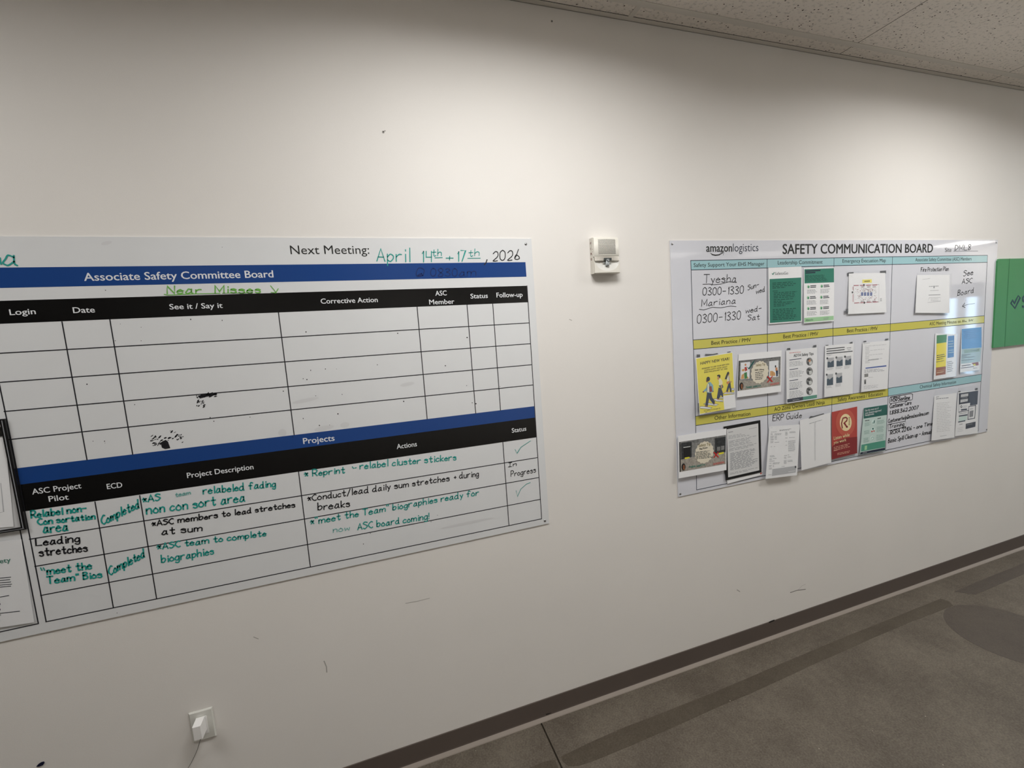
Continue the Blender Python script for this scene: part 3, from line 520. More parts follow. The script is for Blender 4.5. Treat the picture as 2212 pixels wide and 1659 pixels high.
for p in [[(485, 632), (560, 628), (620, 636), (700, 628), (800, 600), (890, 610)], [(443, 930), (500, 937), (600, 905), (700, 912), (820, 890), (885, 898)]]: one_line(board2, B2, p, 2.4, K, (1430, 500, 1830, 2212))
for p in [[(652, 385), (660, 365), (900, 322), (920, 330), (918, 390), (905, 396), (660, 440), (650, 428), (652, 385)], [(632, 682), (838, 642), (842, 706), (638, 755), (632, 682)]]: one_line(board2, B2, p, 2.8, K, (1800, 790, 2212, 2212))
one_line(board2, B2, [(1525, 830), (1495, 868), (1528, 880)], 3.2, K, (1800, 500, 2212, 2212)); one_line(board2, B2, [(1500, 866), (1560, 845), (1640, 835)], 2.0, 'ink_grey', (1800, 500, 2212, 2212))
one_line(board2, B2, [(1490, 1052), (1500, 1030), (1508, 1050), (1516, 1028), (1522, 1048), (1535, 1040), (1545, 1046)], 2.6, K, (1800, 500, 2212, 2212)); one_line(board2, B2, [(1572, 1045), (1574, 1015), (1584, 1030), (1576, 1042), (1592, 1034), (1600, 1020), (1608, 1038), (1622, 1018)], 2.0, 'ink_grey', (1800, 500, 2212, 2212))
for x, y in [(1452, 527), (1469.5, 1067), (2152, 523.8), (2131.5, 927.5)]:
    mb = MB(); mb.disc(on_wall(x, y, B2), 0.0055, 'steel', 0.0008, 14, 0.0012); p = on_wall(x, y, B2+0.0021); mb.box((p.x-.003, p.y-.0002, p.z-.0006), (p.x+.003, p.y, p.z+.0006), 'dark_hole'); mb.build('screw', board2)

# ------------------------------------------------------------------ sheets hanging on the boards
ZA = (1650, 560, 1930, 2212); ZB = (1490, 740, 1700, 2049); ZC = (1690, 730, 1930, 2212); ZD = (1455, 900, 1655, 2074)
ZE = (1640, 870, 1920, 2212); ZF = (1950, 520, 2212, 2212); ZG = (1990, 690, 2140, 922); ZH = (0, 890, 110, 358)
def hang_plane(mb, z, quad, dt, db):
    k_ = (z[2]-z[0])/z[3]; f = lambda p: on_wall(z[0]+p[0]*k_, z[1]+p[1]*k_)
    zt, zb = f(quad[0]).z, f(quad[3]).z; k = (db-dt)/max(zt-zb, 1e-3)
    s = Surf(mb, (0, -dt, zt), (0, -1, k), (z[0], z[1], k_)); s.l = 0.0003; return s
def sheet(name, label, cat, z, quad, draw=None, bg='paper', dt=0.0058, db=0.011, sleeve=None, tabs=None, group=None, tab_name='corner_tab', back=None):
    mb = MB(); s = hang_plane(mb, z, quad, dt, db)
    mb.slab([s.pt(x, y, 0) for x, y in quad], 0.0003, bg)
    if draw: draw(s)
    multi = sleeve or tabs or back
    if not multi: return tag(mb.build(name), label, cat, group)
    c = (s.pt(*quad[2], 0)+s.pt(*quad[3], 0))/2
    t = thing(name, label, cat, c, group)
    mb.build('sheet', t)
    for tb in tabs or []:
        m2 = MB(); s2 = hang_plane(m2, z, quad, dt, db); n = len(tb)
        vs = [s2.pt(x, y, .0005) for x, y in tb]; m2.add(vs, [tuple(range(n))], 'tape_dark'); m2.add([v+Vector((0, .0004, 0)) for v in vs], [tuple(range(n))], 'tape_dark')
        m2.build(tab_name, t)
    if back: back(t)
    if sleeve:
        m2 = MB(); s2 = hang_plane(m2, z, quad, dt, db); s2.l = .0022
        m2.add([s2.pt(x, y) for x, y in sleeve], [(3, 2, 1, 0)], 'clear_sleeve'); m2.build('plastic_sleeve', t)
    return t
def badge(s, cx, cy, rx, ry, mat, l=.0008, n=16):
    s.poly([(cx+rx*(1+.035*math.cos(n*a))*math.cos(a), cy-.18*rx*math.cos(a)+ry*(1+.035*math.cos(n*a))*math.sin(a)) for a in [2*math.pi*k/96 for k in range(96)]], mat, l)

def d_pledge(s):
    s.poly([(97, 338), (637, 312), (636, 1050), (103, 1088)], 'green_dark')
    s.text('SafetoGo', (190, 268), (412, 258), 48, 'text_dark', -.008)
    s.poly([(134, 244), (145, 238), (154, 250), (172, 220), (184, 224), (156, 272)], 'green_dark')
    for x0, y0, n, w, ln in [(145, 415, 4, 1, .55), (150, 552, 1, .25, None), (165, 582, 4, 1, .9), (165, 700, 2, .85, .4), (165, 752, 3, .9, .55), (150, 868, 7, 1, .9)]:
        s.greek(x0, y0, x0+410*w, y0-25*w, n, 28, 13, 'green_text', .18, .0006, ln)
sheet('poster', 'white and dark green pledge poster with a tick logo at its top', 'poster', ZA, [(78, 145), (642, 125), (650, 1065), (88, 1110)], d_pledge, db=.009)
def d_values(s):
    s.poly([(692, 172), (1197, 152), (1197, 393), (694, 412)], 'green_dark')
    s.greek(710, 215, 970, 200, 1, 30, 22, 'navy', .02, .0006, words=False); s.greek(710, 245, 880, 235, 1, 30, 20, 'navy', .02, .0006, words=False)
    s.greek(712, 285, 1090, 268, 6, 19, 8, 'green_text', .2, .0006)
    for cx, cy in [(760, 470), (987, 460), (754, 657), (980, 648), (757, 842), (979, 832)]:
        s.ell(cx, cy, 23, 29, 'photo_light'); s.ell(cx, cy, 20, 26, 'green_pale', .0005); s.ell(cx+3, cy+4, 10, 17, 'green_dark', .0007)
        s.greek(cx+32, cy-8, cx+132, cy-14, 1, 20, 14, 'text_dark', .1, words=False); s.greek(cx+32, cy+18, cx+140, cy+10, 1, 20, 14, 'text_dark', .1, words=False)
        s.greek(cx-22, cy+60, cx+150, cy+50, 4, 19, 7, 'text_mid', .25)
    s.poly([(690, 1002), (1190, 965), (1190, 1035), (692, 1078)], 'green_pale'); s.text('SafetoGo', (735, 1052), (840, 1043), 24, 'green_text', .01)
    s.poly([(710, 1040), (716, 1036), (722, 1042), (730, 1026), (736, 1028), (724, 1052)], 'green_text', .0006); s.greek(1015, 1012, 1150, 1000, 2, 24, 8, 'text_mid', .4, .0006)
sheet('poster', 'white poster with green header, six green icons and a pale green foot', 'poster', ZA, [(680, 152), (1205, 140), (1195, 1053), (685, 1095)], d_values, db=.012)
def d_map(s):
    s.poly([(1680, 348), (1842, 342), (1842, 400), (1680, 406)], 'map_yellow'); s.greek(1712, 388, 1808, 382, 1, 20, 18, 'gold_text', .02, .0006)
    s.line([(1530, 445), (1965, 430), (1962, 728), (1542, 748), (1530, 445)], 1.2, 'map_line')
    for x in range(1535, 1930, 105):
        s.poly([(x, 444-(x-1535)*.03), (x+82, 441-(x-1535)*.03), (x+82, 452-(x-1535)*.03), (x, 456-(x-1535)*.03)], 'map_red', .0006); s.poly([(x+8, 742-(x-1535)*.05), (x+90, 737-(x-1535)*.05), (x+90, 748-(x-1535)*.05), (x+8, 754-(x-1535)*.05)], 'map_red', .0006)
    for y0, y1 in [(470, 528), (600, 725)]: s.line([(1520, y0), (1522, y1)], 3.5, 'map_red')
    for x, y in [(1706, 440), (1510, 565), (1714, 742)]: s.ell(x, y, 12, 18, 'photo_dark', .0007)
    for x in (1677, 1728, 1780, 1832): s.poly([(x-20, 565), (x+16, 562), (x+16, 622), (x-20, 625)], 'map_blue', .0006)
    rnd = random.Random(5)
    for k in range(110):
        x = rnd.uniform(1560, 1915); y = rnd.choice([rnd.uniform(498, 556), rnd.uniform(632, 690), rnd.uniform(545, 640) if x > 1850 or x < 1640 else rnd.uniform(500, 550)]); a = rnd.uniform(6, 18); b = rnd.uniform(3, 10)
        s.rect(x, y, x+a, y+b, rnd.choice(['map_line', 'map_pink', 'text_mid', 'map_red', 'map_line']), .0005)
    for x in (1660, 1760, 1855): s.greek(x, 470, x+60, 467, 2, 12, 6, 'map_line', .1, .0006); s.greek(x-6, 716, x+56, 712, 2, 11, 6, 'map_line', .1, .0006)
    s.greek(1985, 680, 2012, 678, 3, 18, 9, 'text_mid', .3)
sheet('evacuation_map', 'small emergency evacuation floor plan on white paper in a clear sleeve with dark corner tabs', 'map', ZA, [(1450, 240), (2070, 232), (2092, 906), (1437, 937)], d_map, db=.012,
      sleeve=[(1393, 198), (2135, 186), (2108, 905), (1375, 948)], tabs=[[(1425, 238), (1440, 226), (1530, 220), (1530, 240), (1450, 244), (1448, 288), (1425, 290)], [(1985, 200), (2083, 192), (2085, 245), (2070, 232), (1988, 233)], [(1397, 852), (1438, 848), (1438, 908), (1392, 914)]])

def d_shoe(s):
    s.poly([(136, 340), (893, 215), (937, 1085), (703, 1122), (727, 1418), (214, 1503)], 'yellow_poster')
    I = 'ink_blackish'
    s.text('HAPPY NEW YEAR!', (225, 470), (835, 366), 60, I, .02); s.text('REMINDER TO USE YOUR NEW 2026', (255, 566), (828, 464), 26, I, .02); s.text('ZAPPOS SAFETY SHOE CREDIT', (303, 602), (790, 519), 26, I, .02)
    s.text('EFFECTIVE JANUARY 1ST, 2026', (303, 645), (790, 562), 26, I, .02); s.text('See Safety or a Manager for', (297, 1452), (650, 1388), 22, I, .01); s.greek(330, 1478, 640, 1418, 1, 20, 14, I, .02)
    for q in [[(288, 1297), (350, 1266), (605, 1300), (548, 1333)], [(216, 1345), (300, 1345), (470, 1372), (415, 1402), (217, 1388)], [(490, 1188), (545, 1182), (700, 1215), (702, 1246), (560, 1238)], [(705, 1070), (760, 1045), (940, 1050), (938, 1080), (720, 1084)], [(875, 965), (935, 960), (938, 1000), (885, 1003)], [(625, 1150), (700, 1150), (703, 1185), (620, 1170)]]:
        s.poly(q, 'print_white', .0005); s.line(q+[q[0]], 1.5, I, .0007)
    P = lambda q, m, l=.0008: s.poly(q, m, l)
    P([(365, 1035), (452, 1055), (440, 1130), (405, 1180), (378, 1335), (325, 1322), (345, 1180)], 'trousers_navy'); P([(415, 1060), (452, 1055), (470, 1150), (530, 1248), (497, 1302), (412, 1190)], 'trousers_navy')
    P([(378, 850), (432, 830), (488, 895), (502, 1030), (430, 1066), (348, 1048), (360, 940)], 'jacket_blue', .0009); P([(365, 880), (350, 950), (272, 1030), (292, 1052), (385, 985)], 'jacket_blue', .0009)
    P([(385, 855), (370, 900), (366, 1040), (404, 1050), (404, 880)], 'shirt_cream', .001); P([(405, 930), (455, 918), (472, 1032), (415, 1045)], 'bag_red', .0011); s.line([(392, 835), (425, 925)], 2, I, .0011)
    s.ell(362, 805, 20, 34, 'skin_brown', .0009); s.ell(386, 768, 38, 48, 'hair_black', .001); s.ell(284, 1040, 18, 15, 'skin_brown', .001); s.ell(487, 1030, 14, 12, 'skin_brown', .001); P([(318, 1325), (378, 1335), (372, 1358), (318, 1345)], 'skin_brown'); P([(490, 1300), (528, 1262), (530, 1292), (505, 1312)], 'skin_brown')
    P([(605, 945), (662, 965), (702, 1075), (700, 1165), (652, 1105), (610, 1192), (566, 1178)], 'trousers_navy'); P([(603, 785), (650, 758), (690, 830), (682, 892), (604, 912), (616, 850)], 'shirt_cream', .0009); P([(604, 905), (690, 888), (706, 938), (662, 982)], 'bag_green', .001)
    s.ell(598, 752, 19, 32, 'skin_tan', .0009); P([(570, 690), (615, 672), (645, 692), (638, 745), (612, 738), (608, 715), (578, 712)], 'hair_black', .001); P([(650, 900), (672, 880), (680, 940), (655, 970)], 'skin_tan', .0012); P([(565, 1180), (612, 1192), (625, 1215), (575, 1205)], 'skin_tan')
    P([(790, 622), (818, 613), (832, 650), (802, 690), (772, 776), (734, 770), (762, 690)], 'hair_black', .001); s.ell(816, 668, 14, 28, 'skin_tan', .0009); P([(800, 702), (830, 694), (848, 800), (788, 832), (780, 760)], 'shirt_cream', .0009); s.line([(818, 700), (838, 830)], 2.4, 'trousers_navy', .001)
    P([(768, 832), (820, 810), (838, 852), (782, 882)], 'orange', .001); s.ell(866, 826, 15, 14, 'skin_tan', .001); P([(815, 850), (852, 830), (880, 1042), (846, 1035), (830, 945), (800, 1042), (763, 1028)], 'trousers_navy'); P([(760, 1030), (800, 1042), (805, 1058), (752, 1050)], 'skin_tan')
sheet('poster', 'tilted yellow shoe-credit poster with three walking figures', 'poster', ZB, [(120, 325), (905, 200), (970, 1365), (205, 1520)], d_shoe, dt=.008, db=.02,
      sleeve=[(85, 150), (945, 65), (978, 1440), (115, 1555)], tabs=[[(145, 252), (215, 250), (218, 308), (148, 318)], [(325, 240), (490, 240), (580, 222), (605, 245), (500, 266), (325, 292)], [(790, 196), (858, 186), (862, 204), (792, 216)], [(170, 1275), (192, 1275), (203, 1515), (172, 1450)]])
def d_tip(s, ph, gr, strip, bx, title, sub, grk, xm, av, think, red, l0=.0003):
    s.poly(ph, 'photo_grey'); s.poly(gr, 'photo_ground', .0005); s.poly(strip, 'frame_black', .0006)
    badge(s, *bx, 'cream', .0012)
    s.text('Safety Tip', title[0], title[1], title[2], 'gold_text', .004, .0016); s.text(sub[0], sub[1], sub[2], sub[3], 'ink_blackish', .02, .0016); s.greek(*grk, 'text_dark', .3, .0016)
    (x0, y0, x1, y1) = xm; w_ = (x1-x0)*.2
    s.poly([(x0, y0), (x0+w_, y0-6), (x1, y1-8), (x1-w_, y1)], 'red', .0018); s.poly([(x1-w_, y0-8), (x1, y0-14), (x0+w_, y1+4), (x0-4, y1+8)], 'red', .0019)
    cx, cy, rx, ry = av; s.ell(cx, cy, rx, ry, 'hair_black', .0012); s.ell(cx+rx*.15, cy, rx*.5, ry*.62, 'skin_brown', .0014); s.ell(cx+rx*.2, cy+ry*.45, rx*.4, ry*.3, 'orange', .0013)
    s.text('THINK SAFETY!!', think[0], think[1], think[2], 'teal_text', .02, .0016); s.greek(*red, 'red_text', .15, .0014, words=False)
def d_lift(s):
    d_tip(s, [(1033, 385), (1915, 295), (1905, 900), (1010, 1020)], [(1022, 795), (1300, 800), (1640, 760), (1910, 650), (1905, 900), (1010, 1020)], [(1033, 385), (1052, 383), (1030, 1017), (1010, 1020)],
          (1470, 625, 182, 232), ((1388, 502), (1585, 478), 52), ('Safe Lifting', (1366, 594), (1560, 578), 32), (1375, 640, 1570, 616, 5, 36, 14), (1622, 716, 1750, 832), (1085, 915, 42, 76), ((1180, 968), (1495, 930), 40), (1690, 880, 1895, 845, 2, 22, 9))
    for y in (345, 365, 400): s.line([(1060, y+40), (1500, y-5), (1900, y-38)], 1.2, 'photo_dark', .0006)
    for q in [[(1070, 425), (1270, 405), (1256, 758), (1064, 780)], [(1670, 395), (1870, 372), (1865, 724), (1670, 732)]]: s.poly(q, 'print_white', .0007)
    P = lambda q, m: s.poly(q, m, .0009)
    s.ell(1172, 468, 18, 26, 'skin_tan', .001); P([(1150, 522), (1192, 508), (1212, 580), (1166, 612)], 'card_red'); P([(1095, 565), (1152, 552), (1152, 600), (1098, 606)], 'carton'); P([(1143, 640), (1200, 620), (1208, 752), (1150, 768)], 'green_trouser'); P([(1092, 680), (1142, 650), (1142, 762), (1074, 772)], 'carton'); P([(1200, 700), (1240, 745), (1196, 768)], 'carton')
    s.ell(1805, 502, 14, 26, 'hair_black', .001); P([(1800, 532), (1842, 518), (1852, 590), (1806, 600)], 'skin_tan'); P([(1812, 590), (1856, 588), (1850, 710), (1822, 714)], 'trousers_navy'); P([(1690, 600), (1740, 598), (1795, 635), (1802, 700), (1690, 704)], 'carton'); s.line([(1745, 615), (1745, 700)], 1.5, 'skin_brown', .001)
    s.poly([(1195, 505), (1238, 535), (1330, 402), (1366, 360), (1345, 425), (1245, 572)], 'tick_green', .0011)
sheet('safety_tip', 'landscape safe lifting tip sheet with cartoons, green tick and red cross', 'notice', ZB, [(1030, 245), (1937, 165), (1925, 1035), (995, 1155)], d_lift, dt=.006, db=.014)
def d_adta(s):
    s.text('ADTA Safety Tips', (222, 380), (620, 335), 54, 'text_dark', .014); s.greek(140, 305, 370, 284, 1, 20, 10, 'red_text', .05)
    for y, n in [(448, 4), (640, 5), (860, 5), (1035, 6)]:
        s.greek(140, y, 385 if y < 500 else 320, y-32 if y < 500 else y-26, 1, 20, 14, 'navy_light', .05, words=False); s.greek(140, y+42, 435, y+8, n, 26, 8, 'text_mid', .3)
    for cx, cy in [(540, 470), (540, 663), (537, 863), (537, 1057)]:
        s.ell(cx, cy, 65, 80, 'photo_grey'); s.ell(cx+18, cy+22, 32, 40, 'photo_light', .0005); s.ell(cx-12, cy-32, 40, 22, 'photo_dark', .0006, rot=.4); s.ell(cx-28, cy+34, 20, 30, 'photo_dark', .0006)
    s.ell(540, 455, 22, 26, 'skin_tan', .0008)
    s.poly([(96, 1222), (410, 1172), (410, 1240), (100, 1288)], 'navy'); s.poly([(410, 1172), (690, 1130), (688, 1196), (410, 1240)], 'mint_mid'); s.text('SafetoGo', (205, 1254), (335, 1232), 26, 'text_light', .005)
sheet('notice', 'white safety tips sheet with four round photos and a navy and green foot', 'notice', ZC, [(75, 250), (690, 185), (695, 1215), (85, 1310)], d_adta, dt=.0075, db=.015,
      sleeve=[(40, 105), (712, 82), (712, 1215), (30, 1310)], tabs=[[(95, 205), (155, 200), (158, 240), (97, 245)], [(615, 150), (675, 138), (675, 186), (617, 192)]])
def d_shirts(s):
    for y, x1, dy in [(222, 1240, 36), (268, 1238, 36), (312, 1398, 48)]: s.poly([(878, y-9), (x1, y-9-dy), (x1, y+9-dy), (878, y+9)], 'text_dark')
    s.greek(1282, 208, 1372, 199, 1, 20, 13, 'text_mid', .02); s.line([(1298, 228), (1325, 242), (1358, 222)], 2, 'text_mid'); s.greek(880, 345, 1000, 335, 2, 16, 7, 'text_light', .3)
    for x, y, w, h in [(897, 402, 128, 190), (1077, 384, 122, 185), (1250, 368, 118, 178), (885, 728, 124, 220), (1072, 705, 116, 198)]:
        s.poly([(x, y), (x+w, y-15), (x+w, y+h-15), (x, y+h)], 'text_light'); s.poly([(x, y+h), (x, y+h*.42), (x+w*.25, y+h*.36), (x+w*.45, y+h*.46), (x+w*.75, y+h*.3), (x+w, y+h*.22), (x+w, y+h-16)], 'shirt_photo', .0005)
        s.ell(x-4, y+4, 17, 22, 'text_dark', .0007); s.greek(x-15, y+h+22, x+w, y+h+4, 3 if w > 118 else 4, 16, 7, 'text_light', .3)
sheet('notice', 'white sheet showing five small photos of dark blue shirts', 'notice', ZC, [(848, 155), (1420, 105), (1400, 1110), (835, 1180)], d_shirts, dt=.0075, db=.013,
      sleeve=[(842, 66), (1442, 22), (1415, 1110), (832, 1182)], tabs=[[(862, 143), (915, 136), (916, 152), (862, 158)], [(1340, 90), (1395, 74), (1397, 108), (1342, 114)]])
def d_form(s):
    s.greek(1615, 115, 1745, 103, 1, 20, 7, 'text_mid', .05)
    for i, y in enumerate(range(170, 510, 30)): s.greek(1650, y, 1650+(90 if i % 3 else 420), y-(8 if i % 3 else 38), 1, 20, 7, 'text_mid' if i % 3 else 'text_light', .2)
    s.greek(1705, 455, 1920, 430, 1, 20, 20, 'text_light', .02, words=False); s.poly([(1655, 592), (2070, 542), (2070, 568), (1655, 614)], 'bar_blue')
    s.greek(1632, 648, 2030, 610, 3, 22, 8, 'text_mid', .5); s.poly([(1632, 718), (1708, 708), (1708, 772), (1632, 782)], 'photo_grey'); s.poly([(1628, 830), (1666, 824), (1664, 918), (1628, 924)], 'photo_grey', .0004); s.rect(1634, 862, 1660, 912, 'photo_dark', .0006)
    s.greek(1715, 790, 1810, 782, 1, 20, 8, 'text_light', .1); s.greek(1620, 965, 1980, 930, 3, 24, 7, 'text_light', .4)
sheet('notice', 'white form with one blue bar across its middle and two tiny grey pictures', 'notice', ZC, [(1600, 95), (2140, 50), (2095, 1010), (1570, 1080)], d_form, dt=.0075, db=.013,
      sleeve=[(1590, 40), (2150, -10), (2105, 1010), (1560, 1082)], tabs=[[(1615, 62), (1670, 56), (1672, 80), (1617, 86)], [(2050, 18), (2108, 10), (2108, 42), (2052, 50)]])

def d_bag(s):
    d_tip(s, [(125, 570), (1172, 408), (1165, 1060), (135, 1240)], [(140, 965), (420, 905), (900, 840), (1168, 795), (1165, 1060), (136, 1238)], [(125, 570), (150, 566), (158, 1236), (135, 1240)],
          (685, 800, 205, 242), ((556, 678), (826, 636), 60), ('Bag Room', (580, 738), (756, 706), 38), (500, 798, 862, 764, 7, 25, 11), (884, 796, 1012, 912), (220, 1125, 45, 80), ((340, 1152), (705, 1098), 42), (882, 1058, 1145, 1006, 2, 24, 10))
    s.poly([(165, 592), (405, 556), (405, 900), (170, 962)], 'photo_dark', .0007); s.poly([(215, 680), (375, 660), (370, 898), (225, 922)], 'hair_black', .0009); s.line([(222, 690), (370, 668)], 3.5, 'photo_light', .001)
    s.poly([(920, 482), (1170, 444), (1165, 788), (925, 832)], 'photo_dark', .0007)
    for x, y in [(970, 680), (1060, 660)]: s.poly([(x, y), (x+75, y-12), (x+72, y+75), (x+2, y+88)], 'photo_grey', .0009)
    for q in [[(246, 916), (350, 900), (362, 930), (250, 950)], [(1008, 812), (1118, 790), (1124, 826), (1012, 852)]]: s.poly(q, 'yellow_tag', .001)
    for y in (0, 22, 44): s.line([(420, 545+y), (560, 522+y)], 1.2, 'photo_dark', .0006)
def d_letter(s):
    s.poly([(1190, 285), (1895, 150), (1920, 1200), (1222, 1360)], 'paper_grey', .0004)
    s.greek(1690, 280, 1872, 240, 1, 20, 8, 'text_mid', .05, .0006); s.greek(1226, 362, 1335, 340, 1, 20, 14, 'text_mid', .05, .0006, words=False); s.greek(1228, 440, 1740, 355, 3, 28, 8, 'text_mid', .45, .0006)
    for y, n in [(560, 3), (640, 3), (730, 3)]: s.greek(1240, y, 1880, y-135, n, 24, 8, 'text_mid', .35, .0006)
    s.greek(1268, 830, 1890, 700, 18, 22, 10, 'text_mid', .3, .0006); s.greek(1260, 1275, 1900, 1140, 2, 24, 8, 'text_mid', .5, .0006)
def back_page(t):
    m2 = MB(); s2 = hang_plane(m2, ZD, [(1118, 225), (1943, 78), (1972, 1245), (1165, 1430)], .0052, .009)
    m2.slab([s2.pt(x, y, 0) for x, y in [(1185, 1330), (1982, 1170), (1985, 1302), (1207, 1505)]], .0003, 'paper'); s2.poly([(1930, 1262), (1986, 1246), (1956, 1302)], 'card_red'); m2.build('page_behind', t)
sheet('framed_letter', 'printed letter with a thick black border, overlapped by the bag room tip sheet', 'notice', ZD, [(1118, 225), (1943, 78), (1972, 1245), (1165, 1430)], d_letter, bg='frame_black', dt=.006, db=.011, back=back_page)
sheet('safety_tip', 'landscape bag room tip sheet with grey photo overlapping the black bordered letter', 'notice', ZD, [(100, 432), (1185, 265), (1185, 1195), (113, 1385)], d_bag, dt=.0105, db=.017)
def d_erp(s):
    s.greek(345, 470, 555, 448, 2, 14, 7, 'text_mid', .3); s.greek(190, 430, 230, 428, 1, 14, 5, 'text_light', .1)
    for x, y, w, n in [(200, 505, 100, 1), (195, 532, 40, 2), (262, 535, 130, 2), (192, 575, 60, 5), (262, 575, 40, 4), (192, 668, 50, 2), (262, 680, 80, 1), (445, 505, 40, 4), (515, 500, 110, 2), (445, 605, 40, 1), (510, 598, 100, 1), (448, 660, 30, 1), (445, 730, 35, 1), (195, 755, 30, 1), (250, 752, 20, 1), (180, 910, 90, 2), (175, 962, 40, 2), (232, 955, 70, 1), (175, 1002, 105, 1), (170, 1035, 40, 1), (232, 1032, 120, 2), (165, 1075, 50, 2), (232, 1075, 20, 2), (425, 905, 50, 1), (485, 895, 30, 1), (425, 935, 40, 2), (485, 930, 60, 1), (420, 990, 50, 4), (485, 988, 100, 2), (380, 1090, 60, 1), (165, 1120, 60, 2), (155, 1235, 60, 1)]:
        s.greek(x, y, x+w, y-w*.06, n, 17, 7, 'text_mid', .2)
    s.greek(495, 655, 620, 645, 12, 16, 6, 'text_mid', .2); s.poly([(225, 1132), (632, 1075), (622, 1190), (215, 1250)], 'text_light'); s.rect(606, 1078, 630, 1112, 'text_dark', .0006); s.greek(495, 1180, 620, 1162, 1, 14, 7, 'paper', .1, .0006)
sheet('notice', 'white printed emergency guide page hanging past the lower board edge, beside the black bordered letter', 'notice', ZE, [(172, 405), (695, 370), (645, 1235), (110, 1300)], d_erp, dt=.007, db=.022, sleeve=[(165, 352), (700, 300), (650, 1238), (105, 1305)])
def d_list(s):
    s.greek(855, 362, 1075, 294, 1, 16, 8, 'text_mid', .05); s.greek(940, 352, 968, 346, 36, 18, 7, 'text_light', .4)
sheet('notice', 'almost blank white sheet with one narrow printed column, left of the red poster', 'notice', ZE, [(693, 300), (1215, 170), (1230, 1020), (722, 1155)], d_list, dt=.0085, db=.018, sleeve=[(695, 190), (1236, 90), (1240, 1040), (725, 1160)],
      tabs=[[(845, 266), (878, 226), (920, 230), (1100, 180), (1108, 194), (935, 246), (852, 270)]], tab_name='tape_strip')
def d_listen(s):
    s.poly([(1237, 760), (1330, 650), (1480, 600), (1672, 580), (1672, 860), (1238, 968)], 'card_red_dark', .0004); s.ell(1472, 338, 165, 232, 'card_red_mid', .0005, 40); s.ell(1474, 336, 101, 146, 'card_cream', .0007, 32)
    s.line([(1415, 432), (1402, 350), (1428, 262), (1478, 250), (1500, 268), (1492, 306), (1448, 345), (1492, 412)], 8, 'card_red_dark', .0009); s.ell(1492, 408, 20, 17, 'card_red_dark', .0011, rot=.8); s.greek(1524, 262, 1546, 258, 6, 24, 14, 'gold_text', .2, .0009, words=False)
    s.text('Listen while', (1270, 634), (1540, 570), 56, 'card_cream', .012, .0009); s.text('you work', (1270, 706), (1482, 652), 50, 'card_cream', .012, .0009)
    s.greek(1268, 768, 1570, 692, 3, 26, 8, 'card_text', .2, .0009); s.greek(1268, 825, 1345, 806, 1, 20, 8, 'card_text', .1, .0009); s.greek(1330, 868, 1545, 826, 2, 22, 7, 'card_text', .2, .0009)
sheet('poster', 'red poster with a cream circle reading Listen while you work', 'poster', ZE, [(1238, 160), (1672, 65), (1672, 860), (1237, 970)], d_listen, bg='card_red', dt=.0075, db=.012)
def d_phones(s):
    s.poly([(1787, 92), (2185, 30), (2180, 205), (1782, 272)], 'mint_head')
    for t, a, b, h in [('Get the most out of', (1806, 150), (2035, 106), 34), ('your Amazon-approved', (1806, 194), (2080, 142), 34), ('headphones', (1806, 230), (1958, 202), 34)]: s.text(t, a, b, h, 'print_white', .012)
    s.greek(1805, 316, 1880, 304, 1, 20, 14, 'text_dark', .05); s.greek(2018, 278, 2078, 266, 1, 20, 13, 'text_dark', .05)
    for x, y, n in [(1800, 352, 4), (1790, 490, 4), (1780, 615, 5), (2012, 312, 4), (2005, 420, 6), (2000, 560, 6)]: s.greek(x, y, x+(100 if x < 1900 else 130), y-18, n, 17, 8, 'mint_text', .25)
    for x, y in [(1950, 330), (1940, 462), (1928, 608)]: s.ell(x, y, 36, 46, 'mint_white')
    s.ell(1962, 325, 8, 32, 'mint_head', .0005, rot=.15); s.ell(1938, 345, 9, 14, 'mint_text', .0005); s.ell(1940, 444, 14, 16, 'mint_head', .0005); s.ell(1924, 488, 11, 13, 'red', .0005); s.ell(1956, 482, 11, 13, 'red', .0005); s.line([(1908, 622), (1916, 592), (1940, 582), (1955, 600), (1945, 630), (1915, 640)], 3, 'mint_text', .0006)
    s.poly([(1745, 718), (2152, 640), (2149, 758), (1736, 832)], 'mint_mid'); s.poly([(1730, 846), (2149, 766), (2147, 808), (1720, 884)], 'navy'); s.poly([(1800, 735), (1840, 728), (1835, 800), (1795, 808)], 'green_pale', .0005); s.greek(1765, 862, 1840, 846, 1, 20, 10, 'text_light', .1, .0006)
sheet('poster', 'mint green headphone poster with a dark green header, right of the red poster', 'poster', ZE, [(1787, 90), (2185, 28), (2150, 815), (1718, 888)], d_phones, bg='mint', dt=.0075, db=.014)
def d_fire(s):
    s.greek(360, 712, 500, 690, 1, 20, 8, 'text_light', .05); s.greek(480, 840, 660, 832, 1, 18, 12, 'text_mid', .02); s.ell(570, 852, 12, 16, 'text_mid')
    s.greek(500, 915, 660, 908, 1, 18, 9, 'text_light', .1, words=False); s.greek(470, 998, 690, 988, 1, 18, 11, 'text_mid', .1, words=False); s.line([(480, 1040), (685, 1032), (690, 1100), (455, 1128), (480, 1040)], 2, 'text_light'); s.greek(510, 1070, 660, 1060, 2, 28, 8, 'text_light', .1)
sheet('notice', 'wrinkled fire protection plan page in a shiny clear sleeve', 'notice', ZF, [(262, 625), (855, 620), (850, 1320), (230, 1315)], d_fire, dt=.0065, db=.014, sleeve=[(255, 590), (892, 598), (858, 1332), (205, 1335)])
